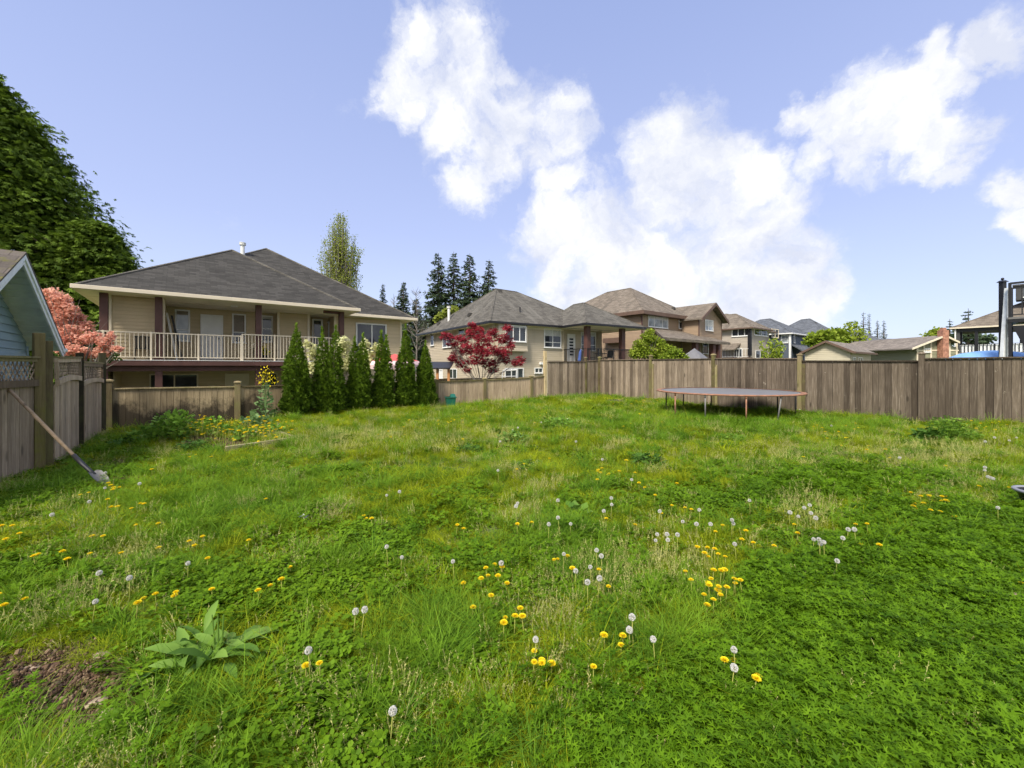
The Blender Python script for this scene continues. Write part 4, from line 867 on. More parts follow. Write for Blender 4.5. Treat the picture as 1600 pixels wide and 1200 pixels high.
mb = MB(); mb.tube((-.45, 0, zr), (.25, 0, zr + .04), .035); mb.tube((-.45, 0, zr), (-.75, 0, 0), .03); mb.tube((.25, 0, zr), (.12, 0, 0), .05); mb.tube((.45, 0, 0), (.25, .5, zr), .03); mb.tube((-.5, .0, zr - .3), (.2, 0, zr - .28), .02); mb.build('frame', M['white'], t)
c = P(770, 573, 21.0); t = thing('white_post', 'short white post by the beige house wall', 'post', (c.x, c.y, -1)); mb = MB(); mb.box(-.08, .08, -.08, .08, 0, 1.7); mb.box(-.1, .1, -.1, .1, 1.7, 1.74); mb.build('shaft', M['white'], t)
c = P(1170, 573, 24.0); t = thing('grey_gazebo', 'grey fabric tent roof showing over the fence, left of the porch posts', 'gazebo', (P(1085, 573, 24).x, 24.0, 0))
zr = EYE + 29 / F * 24; mb = MB(); mb.lathe([(0, zr), (.5, zr - .35), (1.25, zr - .95), (1.25, zr - 1.1)], 4); mb.build('canopy', M['greyfab'], t)
for q in range(4): a = q * math.pi / 2; mb = MB(); mb.tube((1.2 * math.cos(a), 1.2 * math.sin(a), 0), (1.2 * math.cos(a), 1.2 * math.sin(a), zr - .95), .03); mb.build('leg', M['darksteel'], t)

# ------------------------------------------------------------------ ground sheet
xs = np.unique(np.concatenate([np.linspace(-700, -40, 12), np.linspace(-40, -12, 15), np.arange(-12, 16.01, .16), np.linspace(16, 60, 20), np.linspace(60, 700, 12)]))
ys = np.unique(np.concatenate([np.linspace(-300, -6, 10), np.linspace(-6, .8, 14), np.arange(.8, 24, .16), np.linspace(24, 100, 26), np.linspace(100, 900, 12)]))
XX, YY = np.meshgrid(xs, ys); ZZ = zg(XX, YY); far = np.clip((np.hypot(XX, YY) - 90) / 200, 0, 1); ZZ = ZZ * (1 - far) - 1.0 * far
nx = len(xs); Vv = np.stack([XX, YY, ZZ], -1).reshape(-1, 3)
ii = (np.arange(len(ys) - 1)[:, None] * nx + np.arange(nx - 1)[None]).reshape(-1)
Ff = np.stack([ii, ii + 1, ii + nx + 1, ii + nx], 1).reshape(-1)
m, nt, bs, _ = newmat('lawn_soil'); ge = N(nt, 'ShaderNodeNewGeometry'); f1 = noise(nt, .6, 6, ge.outputs['Position'], .65); f2 = noise(nt, 14, 6, ge.outputs['Position'], .7)
cg = ramp(nt, f2, [(.3, (.035, .05, .010)), (.55, (.085, .125, .02)), (.8, (.17, .17, .06))]); cs = ramp(nt, f2, [(.25, (.035, .018, .012)), (.5, (.13, .07, .042)), (.75, (.27, .18, .12))])
at = N(nt, 'ShaderNodeAttribute', attribute_name='soil'); ad = N(nt, 'ShaderNodeMath', operation='ADD'); f3 = noise(nt, 3.0, 6, ge.outputs['Position'], .7); nt.links.new(at.outputs['Fac'], ad.inputs[0]); nt.links.new(f3, ad.inputs[1])
r = N(nt, 'ShaderNodeMapRange'); r.inputs[1].default_value = .78; r.inputs[2].default_value = .95; nt.links.new(ad.outputs[0], r.inputs[0])
nt.links.new(mixc(nt, r.outputs[0], cg, cs), bs.inputs['Base Color']); bs.inputs['Roughness'].default_value = .95; bump(nt, f2, bs, .03, .8)
me = np_mesh('ground', Vv, Ff, 4, np.zeros(len(ii)), m)
def blob(px, py, cx, cy, rx, ry): return np.exp(-(((px - cx) / rx) ** 2 + ((py - cy) / ry) ** 2))
def proj(x, y, z): y_ = np.maximum(y, .5); return 800 + F * x / y_, HY - F * (z - EYE) / y_
def soilw(x, y):
    px, py = proj(x, y, zg(x, y))
    s = 1.2 * blob(px, py, 70, 1095, 165, 85) + .5 * blob(px, py, 150, 725, 70, 22) + .5 * blob(px, py, 355, 693, 90, 16) + .55 * blob(px, py, 195, 760, 60, 28) + .45 * blob(px, py, 300, 690, 110, 26) + .25 * blob(px, py, 720, 930, 25, 22) + .2 * blob(px, py, 560, 960, 50, 20) + .3 * blob(px, py, 1600, 960, 25, 50)
    return np.where(y > .9, s, 0)
sw = soilw(XX.ravel(), YY.ravel()); a_ = me.attributes.new('soil', 'FLOAT', 'POINT'); a_.data.foreach_set('value', sw.astype(np.float32))
me.polygons.foreach_set('use_smooth', [True] * len(me.polygons)); g = bpy.data.objects.new('ground', me); COL.objects.link(g); tag(g, 'uneven weedy back lawn reaching the fences', 'ground', kind='structure')

# ------------------------------------------------------------------ trampoline
TX, TY, TR = 6.96, 13.3, 2.12; tz = float(zg(TX, TY)); RZ = .752
t = thing('trampoline', 'round trampoline with rusty rim and legs, no net, in front of the tall fence', 'trampoline', (TX, TY, tz)); zr = RZ - tz
mb = MB(); pts = [(TR * math.cos(a), TR * math.sin(a), zr) for a in np.linspace(0, 2 * math.pi, 61)]; mb.path(pts, .022, 8, False); mb.build('rim', M['rust'], t, True)
mb = MB(); n = 64
for k in range(n):
    a0, a1 = 2 * math.pi * k / n, 2 * math.pi * (k + 1) / n; mb.var = R_.random()
    q = lambda r, a, z: (r * math.cos(a), r * math.sin(a), z)
    mb.poly([q(TR - .0, a0, zr + .018), q(TR - .0, a1, zr + .018), q(TR - .13, a1, zr + .022 + R_.uniform(-.004, .004)), q(TR - .13, a0, zr + .022)])
mb.build('frame_pad', M['rust'], t)
mb = MB(); prof = [(TR - .12, zr + .008), (1.6, zr - .012), (1.0, zr - .028), (.4, zr - .036), (0, zr - .037)]; mb.lathe(prof, 48); mb.build('mat', M['mat_t'], t, True)
mb = MB()
for k in range(96): a = 2 * math.pi * k / 96; mb.tube((math.cos(a) * (TR - .205), math.sin(a) * (TR - .205), zr + .004), (math.cos(a) * (TR - .01), math.sin(a) * (TR - .01), zr - .01), .007, n=5)
mb.build('springs', M['steel'], t)
def circ_angle(px, back):
    r = (px - 800) / F; R1 = TR - .03      # solve point on circle at column px
    best = None
    for k in range(3600):
        a = 2 * math.pi * k / 3600; x = TX + R1 * math.cos(a); y = TY + R1 * math.sin(a)
        if (math.sin(a) > -.25) != back and abs(math.sin(a)) > .0: continue
        e = abs(x / y - r)
        if best is None or e < best[0]: best = (e, a)
    return best[1]
LEGS = [(1055, False, 'rust'), (1102, False, 'steel'), (1166, False, 'rust'), (1221, False, 'steel'), (1041, True, 'darksteel'), (1068, True, 'darksteel'), (1111, True, 'darksteel'), (1165, True, 'darksteel'), (1215, True, 'darksteel'), (1243, True, 'steel')]
for px, bk, m_ in LEGS:
    a = circ_angle(px, bk); R1 = TR - .03; x, y = R1 * math.cos(a), R1 * math.sin(a); zb = float(zg(TX + x, TY + y)) - tz - .02; tilt = -.12 if px == 1221 else 0
    mb = MB(); mb.tube((x, y, zr), (x + tilt, y, zb), .021, n=8); mb.tube((x, y, zr - .09), (x, y, zr + .0), .028, n=8); mb.build('leg', M[m_], t, True)

# ------------------------------------------------------------------ green bin, shovel, pot, timber edging, small things
p = P(704, 636, 15.5); z0 = float(zg(p.x, p.y)); t = thing('compost_bin', 'dark green plastic bin with raised back lip, at the foot of the low fence', 'bin', (p.x, p.y, z0), .3)
hh = 18.5 / F * 15.5; mb = MB(); mb.hexa([(-.14, -.12, 0), (.14, -.12, 0), (.14, .12, 0), (-.14, .12, 0), (-.19, -.16, hh), (.19, -.16, hh), (.19, .16, hh), (-.19, .16, hh)]); mb.build('body', M['bin'], t, bevel=.015)
mb = MB(); mb.box(-.21, .21, -.18, .18, hh - .04, hh); mb.hexa([(-.02, -.1, hh), (.19, -.1, hh), (.19, .16, hh), (-.02, .16, hh), (.02, .05, hh + .10), (.17, .05, hh + .10), (.17, .14, hh + .10), (.02, .14, hh + .10)]); mb.build('lid', M['bin'], t, bevel=.01)
# shovel
b0 = G(165, 762); tp = P(13, 607, 5.83); tp = Vector(tp)
tsh = thing('shovel', 'long handled shovel leaning on the lattice fence, blade in the grass', 'shovel', b0)
v = tp - b0; d = v.normalized(); side = Vector((0, 0, 1)).cross(d).normalized(); nrm = d.cross(side)
q = lambda f, s_=0, n_=0: v * f + side * s_ + nrm * n_
mb = MB(); mb.path([q(.27), q(.5, .004), q(.75, -.003, -.006), q(1.0, 0, -.004), q(1.012)], [.021, .022, .021, .020, .014], 10); mb.build('handle', M['handle'], tsh, True)
mb = MB(); mb.path([q(.31), q(.22), q(.15, 0, .012), q(.11, 0, .02)], [.026, .027, .024, .020], 10); mb.build('socket', M['darksteel'], tsh, True)
mb = MB(); W = [(.135, .035), (.12, .07), (.06, .075), (.01, .05), (-.015, .01)]
ks = 7; prev = None; grid = []
for f, w in W: grid.append([q(f, w * (2 * k / (ks - 1) - 1), -.03 * (1 - (2 * k / (ks - 1) - 1) ** 2) + .03 + (.03 if f < .13 else .02)) for k in range(ks)])
for sgn in (0, -.004):
    for i in range(len(grid) - 1):
        for k in range(ks - 1): pp = [grid[i][k], grid[i][k + 1], grid[i + 1][k + 1], grid[i + 1][k]]; mb.poly([x + nrm * sgn for x in (pp if sgn == 0 else pp[::-1])])
mb.build('blade', M['steel'], tsh, True)
# black pot
p = G(1598, 806); t = thing('black_plant_pot', 'empty black plastic plant pot at the right edge of the lawn', 'plant pot', (p.x + .21, p.y, p.z))
s_ = 1.0; mb = MB(); mb.lathe([(0, 0), (.13, 0), (.135, .03), (.13, .035), (.15, .14), (.185, .24), (.19, .245), (.175, .25), (.14, .14), (.12, .03), (0, .03)], 32); mb.build('body', M['potblack'], t, True)
mb = MB(); mb.lathe([(.18, .232), (.205, .232), (.212, .246), (.205, .258), (.18, .258), (.172, .246), (.18, .232)], 32); mb.build('rim', M['rim'], t, True)
# bed edging
def timber(a, b, label, hgt=.09, w=.06):
    pa, pb = a, b; c = (Vector(pa) + Vector(pb)) / 2; mb = MB(); mb.var = .6
    A = Vector(pa) - c; B = Vector(pb) - c; mb.slab((A.x, A.y), (B.x, B.y), w, 0, 0, 0, zb=(A.z - .08, B.z - .08), zt=(A.z + hgt, B.z + hgt)); o = mb.build('edging_board', M['timber'], None, bevel=.006); o.location = c; tag(o, label, 'edging board', 'boards edging the garden bed')
timber(G(352, 706), G(462, 690), 'right front edging board of the garden bed, ending at its corner', .10); timber(G(462, 689), G(438, 681), 'short edging board across the right end of the garden bed', .10); timber(G(225, 722), G(300, 712), 'left front edging board of the garden bed, partly sunk in grass', .05)
timber(G(655, 640), G(690, 636), 'pale board lying in grass left of the green bin', .03)
def rock(px, py, s, label, mat, name='stone', fl=.35):
    p = G(px, py); me = bpy.data.meshes.new(name); V = []; n, k = 10, 6
    ph = NR.rand(8) * 6
    mb = MB()
    def pt(i, j):
        a, b = 2 * math.pi * i / n, math.pi * j / k; r = 1 + .16 * math.sin(2 * a + ph[0]) + .12 * math.sin(3 * a + ph[1] + b * 2) + .08 * math.sin(5 * b + ph[2])
        return (s * r * math.sin(b) * math.cos(a) * 1.3, s * r * math.sin(b) * math.sin(a), s * fl * r * math.cos(b))
    for i in range(n):
        for j in range(k): mb.poly([pt(i, j + 1), pt(i + 1, j + 1), pt(i + 1, j), pt(i, j)])
    o = mb.build(name, M[mat], None, False); o.location = (p.x, p.y, p.z + s * fl * .35); tag(o, label, name if name != 'rock_lump' else 'stone'); return o
rock(131, 874, .06, 'flat pale stone among dandelions at the left', 'stone'); rock(45, 1045, .035, 'flat grey stone at the left edge of the bare soil', 'stone', fl=.2); rock(958, 629, .32, 'dark low lump lying in grass near the fence corner', 'darkstone', 'rock_lump', .3)
rock(1598, 945, .16, 'pale brown stone at the right edge of the lawn', 'stone'); rock(170, 1115, .035, 'rounded pink brown stone at the bottom of the bare soil', 'stone'); rock(160, 1025, .035, 'small pale pebble on top of the bare soil', 'stone')
rock(202, 1046, .022, 'tiny pale pebble at the right of the bare soil', 'stone'); rock(152, 1098, .03, 'small pebble low in the bare soil', 'stone')
p = G(473, 816); mb = MB(); rr = random.Random(3)
for i in range(9): c = Vector((rr.uniform(-.05, .05), rr.uniform(-.04, .04), rr.uniform(.03, .07))); mb.poly([c + Vector((rr.uniform(-.05, .05), rr.uniform(-.05, .05), rr.uniform(-.02, .03))) for _ in range(4)])
o = mb.build('paper_scrap', M['paper']); o.location = p; tag(o, 'crumpled white paper scrap lying in the grass', 'litter')
# ------------------------------------------------------------------ trees and shrubs
M['lf_thuja'] = m_leaf('cedar_hedge_leaf', (.024, .056, .006), (.135, .22, .016), .25); M['lf_thuja_t'] = m_leaf('cedar_tip_leaf', (.08, .15, .012), (.20, .30, .03), .25)
M['lf_cedar'] = m_leaf('red_cedar_leaf', (.028, .060, .008), (.18, .27, .028), .32); M['lf_fir'] = m_leaf('fir_needles', (.035, .062, .034), (.125, .175, .085), .25)
M['lf_pop'] = m_leaf('poplar_leaf', (.20, .25, .035), (.42, .47, .10), .45); M['lf_red'] = m_leaf('maple_red_leaf', (.14, .010, .022), (.50, .06, .085), .35)
M['lf_pink'] = m_leaf('pink_blossom', (.62, .25, .18), (.92, .58, .44), .35); M['lf_cream'] = m_leaf('cream_blossom', (.50, .50, .22), (.80, .80, .50), .3)
M['lf_lime'] = m_leaf('lime_leaf', (.12, .20, .015), (.34, .42, .05), .4); M['lf_yg'] = m_leaf('fresh_green_leaf', (.19, .27, .02), (.44, .52, .08), .4)
M['lf_dark'] = m_leaf('dark_weed_leaf', (.03, .085, .012), (.11, .22, .035), .25); M['lf_bluegreen'] = m_leaf('kale_leaf', (.08, .15, .045), (.20, .31, .12), .2)

def rand_dirs(n): d = NR.normal(size=(n, 3)); return d / np.linalg.norm(d, axis=1, keepdims=True)
def sc_tree(o, H): return o
def thuja(px, pyb, pyt, hw, label, tips=((0, 1.0),), Yo=.65, n=5200):
    base = bline(px); p = np.array(base) - bn * Yo
    r_ = (px - 800) / F; Y = p[1]; X = r_ * Y; zb = EYE - (pyb - HY) * Y / F; z0 = float(zg(X, Y)); H = EYE - (pyt - HY) * Y / F - z0; Rm = .79 * hw / F * Y
    t = thing('cedar_shrub', label, 'shrub', (X, Y, z0), 0, 'cone shaped cedars along the low fence')
    mb = MB()
    for dx, hf in tips: mb.path([(dx * Rm * .3, 0, -.1), (dx * Rm * .6, 0, H * hf * .45), (dx * Rm, 0, H * hf * .9)], [.035, .025, .006], 6)
    mb.build('trunk', M['bark'], t)
    PP, DD, VV, SS = [], [], [], []
    for dx, hf in tips:
        m = int(n / len(tips) * (1.15 if len(tips) > 1 else 1)); u = NR.rand(m); hh = .04 + .96 * (1 - np.sqrt(1 - u * .998)); 
        prof = np.minimum(1, (hh / .10) ** .5 * .95 + .1) * (1 - hh ** 1.8) ** .85 * (1 + .10 * np.sin(hh * 14 + dx * 5))
        th = NR.rand(m) * 2 * math.pi; lump = 1 + .13 * np.sin(th * 3 + hh * 9 + px) + .09 * np.sin(th * 7 - hh * 17) + .06 * np.sin(th * 13 + hh * 33)
        Rr = Rm * (1.0 if len(tips) == 1 else .80); rad = Rr * prof * lump * (NR.rand(m) ** .28) * 1.0
        cx = dx * Rm * np.clip(.45 + hh * .6, 0, 1); x = cx + rad * np.cos(th); y = rad * np.sin(th) * .95; z = hh * H * hf
        PP.append(np.stack([x, y, z], 1)); DD.append(np.stack([np.cos(th) * .45, np.sin(th) * .45, np.full(m, .95)], 1) + NR.normal(size=(m, 3)) * .35)
        deep = rad / (Rr * prof * lump + 1e-6); VV.append(np.clip(NR.rand(m) * .55 + .25 + .15 * np.sin(th * 5 + hh * 20) + (hh - .5) * .3, 0, 1)); SS.append(NR.uniform(.07, .15, m) * (1 - hh * .35))
    scatter('crown', T_SPRAY, np.concatenate(PP), np.concatenate(DD), np.concatenate(SS), np.concatenate(VV), M['lf_thuja'], t, .9)
    # a few light shoots at the tips
    for dx, hf in tips:
        m = 60; z = NR.uniform(.86, 1.03, m) * H * hf; r0 = .25 * Rm * (1.05 - z / (H * hf)); a = NR.rand(m) * 6.3
        scatter('top_shoots', T_SPRAY, np.stack([dx * Rm + r0 * np.cos(a), r0 * np.sin(a), z], 1), np.stack([np.zeros(m), np.zeros(m), np.ones(m)], 1) + NR.normal(size=(m, 3)) * .25, NR.uniform(.07, .13, m), NR.rand(m), M['lf_thuja_t'], t, .6)
thuja(463, 650, 511, 26, 'leftmost cone shaped cedar, standing alone, next to the yellow flowered bed')
thuja(515, 648, 514, 27, 'double topped cone cedar, second from the left', ((-.55, .98), (.45, 1.0)))
thuja(561, 645, 526, 22.5, 'double topped cone cedar, third from the left', ((-.38, .96), (.35, 1.0)))
thuja(599, 641, 522, 22, 'cone cedar with blunt split tip, fourth from the left', ((-.2, 1.0), (.25, .95)))
thuja(634, 640, 512, 20, 'tall slim cone cedar, second from the right')
thuja(665, 637, 537, 18.5, 'shortest cone cedar, rightmost, nearest the green bin')

# big western red cedar behind the shed
def frond_tree(name, label, base, H, R, zlo, n_br, n_fr, seed, cone=.85):
    rs = np.random.RandomState(seed); t = thing(name, label, 'tree', base)
    mb = MB(); mb.path([(0, 0, 0), (.1, 0, H * .4), (0, .1, H * .97)], [R * .055, R * .04, .03], 10); mb.build('trunk', M['bark'], t)
    bb = MB(); PP, DD, SS, VV = [], [], [], []
    for i in range(n_br):
        f = zlo + (1 - zlo) * (i + rs.rand()) / n_br; a = i * 2.39996 + rs.rand() * .5; rad = R * (1 - f) ** cone * (1.0 + rs.uniform(-.22, .14)) + .3
        z = f * H; tip = np.array([math.cos(a) * rad, math.sin(a) * rad, z - rad * .10 + rs.uniform(-.3, .3)]); st = np.array([0, 0, z + rad * .12])
        if i % 3 == 0: mid = (tip + st) / 2 + (0, 0, rad * .1); bb.path([st, mid, tip], [.05, .035, .012], 5, False)
        cl = rs.rand()
        for k in range(n_fr):
            s_ = .45 + .6 * rs.rand() ** .6; q = st + (tip - st) * min(s_, 1.05) + np.array([0, 0, rad * .1 * (1 - (2 * s_ - 1) ** 2)]); w = .28 * (rad * .3 + .5)
            q = q + rs.normal(size=3) * (w, w, w * .5); PP.append(q); o = np.array([math.cos(a), math.sin(a), 0]) * .8 + rs.normal(size=3) * .45 + (0, 0, -.1 + .4 * (s_ < .6)); DD.append(o); SS.append(rs.uniform(.20, .45) * (.55 + .45 * min(1, rad / 2))); VV.append(np.clip(cl * .55 + rs.rand() * .3 + .25 * (s_ - .5), 0, 1))
    bb.build('branches', M['bark'], t)
    scatter('crown', T_FROND, PP, DD, SS, VV, M['lf_cedar'], t, 1.0, up=(0, 0, 3.0))
    return t
Y = 26.0; b = P(-75, 573, Y); frond_tree('cedar_tree', 'huge dark drooping cedar filling the left edge behind the blue shed', (b.x, b.y, -1), 22.6, 11.6, .08, 1500, 84, 3, .74)
Y = 26.0; b = P(148, 573, Y); frond_tree('cedar_tree', 'smaller rounded cedar between the huge cedar and the balcony house roof', (b.x, b.y, -1), 11.6, 3.1, .05, 480, 64, 8, .55)
b = P(176, 573, 24); frond_tree('cedar_tree', 'low dark evergreen behind the pink blossom, under the balcony roof corner', (b.x, b.y, -1), 6.0, 2.0, .05, 90, 22, 9, .6)

def fir(px, pyt, Y, hwpx, label, seed, n_wh=62, dens=15, lean=0, mat='lf_fir', bare=.0, name='fir_tree', group='dark firs beyond the houses', ragged=.35):
    rs = np.random.RandomState(seed); b = P(px, 573, Y); z0 = -1.0; H = EYE + (HY - pyt) / F * Y - z0; R = hwpx / F * Y
    t = thing(name, label, 'tree', (b.x, b.y, z0), 0, group)
    mb = MB(); mb.path([(0, 0, 0), (lean * .5, 0, H * .5), (lean, 0, H)], [.28, .18, .02], 8); mb.build('trunk', M['bark'], t)
    bb = MB(); PP, DD, SS, VV = [], [], [], []
    for i in range(n_wh):
        f = bare + (1 - bare) * (i / n_wh); z = f * H; rr = 1.25 * R * (1 - f) ** .8 * (1 + rs.uniform(-ragged, ragged * .7)) + .12
        for k in range(rs.randint(6, 9)):
            a = rs.rand() * 6.283; L = rr * rs.uniform(.7, 1.15); dz = -L * .18 + rs.uniform(-.1, .1); st = np.array([lean * f, 0, z]); tip = st + (math.cos(a) * L, math.sin(a) * L, dz)
            if L > .5: bb.path([st, (st + tip) / 2 + (0, 0, -.04 * L), tip], [.04, .03, .01], 4, False)
            m = max(3, int(dens * L / R * 1.3) + 2)
            for j in range(m):
                s_ = .2 + .8 * (j + rs.rand()) / m; q = st + (tip - st) * s_ + rs.normal(size=3) * (.12, .12, .05) * (L * .5 + .3); PP.append(q)
                DD.append(np.array([math.cos(a), math.sin(a), -.35]) + rs.normal(size=3) * (.7, .7, .25)); SS.append(rs.uniform(.4, .9) * (.42 + .6 * R / 3) * (1.1 - .68 * f)); VV.append(rs.rand() * .6 + .2 * (s_ > .7))
    bb.build('branches', M['bark'], t); scatter('crown', T_SPRAY, PP, DD, SS, VV, M[mat], t, .8, up=(0, 0, 2.0)); return t
fir(685, 395, 52, 42, 'tallest wide fir of four behind the beige house, leftmost of them', 1); fir(709, 393, 53, 36, 'slender fir second of four behind the beige house', 2); fir(734, 396, 52, 38, 'fir third of four behind the beige house', 3); fir(757, 405, 53, 32, 'rightmost fir of four behind the beige house, leaning crown', 4, lean=.6)
fir(630, 440, 48, 24, 'broad dark fir between the balcony house and beige house', 5); fir(598, 443, 60, 14, 'small fir tip over the balcony house roof, right of the poplar', 6); fir(650, 465, 58, 26, 'low fir right behind the beige house left eave', 7)
fir(487, 417, 75, 6, 'tiny fir tip just left of the poplar', 12, n_wh=16)
for i, (px, pt, hw, lb) in enumerate(((1349, 487, 9, 'leftmost sparse fir on the far skyline'), (1358, 489, 8, 'second sparse fir on the far skyline'), (1371, 500, 8, 'low third fir on the far skyline'), (1381, 500, 7, 'rightmost narrow fir on the far skyline'))):
    fir(px, pt, 95, hw, lb, 20 + i, n_wh=20, dens=6, bare=.45, ragged=.6, group='sparse firs on the far skyline')
fir(1513, 482, 56, 21, 'fir rising left behind the taupe roof at right', 30, n_wh=22, ragged=.5, bare=.1); fir(1484, 498, 60, 10, 'small fir directly behind the brick chimney', 31, n_wh=18, bare=.3)

def leaf_clump(rs, c, r, n): q = rs.normal(size=(n, 3)); q /= np.linalg.norm(q, axis=1, keepdims=True); q *= (rs.rand(n, 1) ** .4); return q * np.array(r) + np.array(c)
def broad(name, label, px, Y, pyt, clumps, mat, leaf=.16, per=160, seed=1, trunk=.10, z0=-1.0, group=None, bark='bark_g', T=T_LEAF, split=.35, up=(0, 0, 1.5), px0=None, cat='tree', flat=1.0, roll=1.0, mat2=None, branches=True):
    """clumps: (px,py,rx_px,ry_px,depth offset) in the photo, turned into real places at distance Y"""
    rs = np.random.RandomState(seed); b = P(px0 or px, 573, Y); t = thing(name, label, cat, (b.x, b.y, z0), 0, group); ob = Vector(t.location)
    PP, DD, SS, VV = [], [], [], []; bb = MB(); tops = []
    for (cx, cy, rx, ry, dy) in clumps:
        c = P(cx, cy, Y + dy) - ob; k = (Y + dy) / F; r = (rx * k, (rx + ry) * .45 * k, ry * k); n = int(per * (rx * ry) / 120.0) + 12; tone = rs.rand()
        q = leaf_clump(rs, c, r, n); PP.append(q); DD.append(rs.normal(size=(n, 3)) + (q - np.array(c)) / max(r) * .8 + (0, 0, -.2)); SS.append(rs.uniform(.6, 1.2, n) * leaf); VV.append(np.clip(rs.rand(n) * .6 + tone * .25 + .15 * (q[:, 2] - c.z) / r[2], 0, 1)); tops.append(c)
    zs = min(c.z for c in tops) * split
    cz = Vector((sum(c.x for c in tops) / len(tops) * .4, 0, max(.3, zs)))
    mb = MB(); mb.path([(0, 0, -.1), cz * .5, cz], [trunk * 1.25, trunk, trunk * .85], 9); mb.build('trunk', M[bark], t)
    if branches:
        for c in tops:
            m_ = cz + (c - cz) * .5 + Vector((rs.uniform(-.15, .15), rs.uniform(-.15, .15), rs.uniform(-.05, .2))) * (c - cz).length * .3; bb.path([cz, m_, c], [trunk * .45, trunk * .28, trunk * .08], 6, False)
            for _ in range(5): e = c + Vector(rs.normal(size=3) * (.25, .25, .18)) * (c - cz).length * .5; bb.path([m_, (m_ + e) / 2 + Vector((0, 0, .03)), e], [trunk * .16, trunk * .1, trunk * .03], 4, False)
        bb.build('branches', M[bark], t)
    PP, DD, SS, VV = map(np.concatenate, (PP, DD, SS, VV))
    if mat2: k = rs.rand(len(PP)) < .45; scatter('foliage', T, PP[k], DD[k], SS[k], VV[k], M[mat2], t, 1, up=up, roll=roll); PP, DD, SS, VV = PP[~k], DD[~k], SS[~k], VV[~k]; scatter('blossom', T, PP, DD, SS, VV, M[mat], t, 1, up=up, roll=roll)
    else: scatter('crown', T, PP, DD, SS, VV, M[mat], t, 1, up=up, roll=roll)
    return t
# red maple
cl = [(742, 519, 14, 9, 0), (722, 531, 14, 8, .3), (700, 527, 12, 6, 0), (755, 531, 16, 10, -.3), (770, 520, 9, 6, .2), (786, 529, 15, 8, .3), (792, 512, 8, 5, 0), (735, 545, 18, 10, 0), (760, 548, 20, 10, -.4), (785, 550, 15, 8, 0), (715, 551, 12, 8, .3), (722, 566, 13, 8, .2), (708, 560, 8, 6, 0), (745, 563, 14, 8, -.3), (765, 568, 14, 8, 0), (787, 563, 10, 6, .3), (808, 567, 10, 5, 0), (815, 561, 7, 3, 0), (730, 578, 7, 4, 0), (770, 578, 10, 4, .2), (799, 540, 7, 5, .2), (738, 508, 7, 4, 0), (708, 538, 10, 5, 0), (695, 522, 6, 3, 0)]
broad('red_maple', 'red leaved Japanese style maple in front of the beige house', 752, 18.5, 505, cl, 'lf_red', leaf=.14, per=215, seed=4, trunk=.035, px0=752, T=T_STAR, split=.62, up=(0, 0, 3))
# pink dogwood
rs_ = np.random.RandomState(2); cl = [(80, 462, 15, 12, 0), (95, 470, 16, 12, 0), (78, 485, 16, 14, 0), (105, 485, 16, 12, 0), (92, 503, 18, 12, 0), (118, 497, 14, 10, .3), (110, 515, 20, 10, 0), (135, 510, 12, 9, .3), (95, 530, 20, 12, -.2), (125, 530, 20, 9, 0), (145, 527, 14, 9, -.3), (165, 535, 12, 10, -.4), (183, 545, 9, 5, -.6), (160, 550, 14, 7, -.3), (110, 547, 22, 9, -.4), (135, 553, 18, 8, 0), (173, 524, 5, 5, -.5)]
broad('pink_dogwood', 'pink blossoming tree between the blue shed and the balcony', 110, 12.6, 445, cl, 'lf_pink', leaf=.08, per=270, seed=6, trunk=.07, z0=-.6, up=(0, 0, 2.5), mat2=None, px0=112)
cl = [(140, 545, 22, 12, 0), (110, 555, 24, 10, 0), (85, 552, 20, 12, 0), (165, 558, 20, 8, 0)]
broad('leafy_bush', 'green bush beneath the pink blossom behind the lattice fence', 125, 13.4, 540, cl, 'lf_mid', leaf=.10, per=170, seed=16, trunk=.03, z0=-.6, px0=125, cat='bush')
# cream dogwood behind the cedars
cl = [(491, 552, 10, 13, 0), (498, 570, 10, 10, 0), (487, 575, 8, 6, 0), (480, 538, 6, 5, 0), (537, 540, 11, 15, 0), (545, 565, 10, 14, 0), (538, 575, 8, 8, 0), (570, 540, 8, 9, 0), (580, 560, 9, 14, 0), (575, 572, 9, 9, 0), (615, 570, 6, 5, 0), (590, 545, 8, 9, 0), (530, 560, 7, 10, 0)]
broad('cream_dogwood', 'cream blossoming tree showing between the cone cedars', 540, 16.6, 530, cl, 'lf_cream', leaf=.13, per=210, seed=7, trunk=.06, up=(0, 0, 3), px0=540)
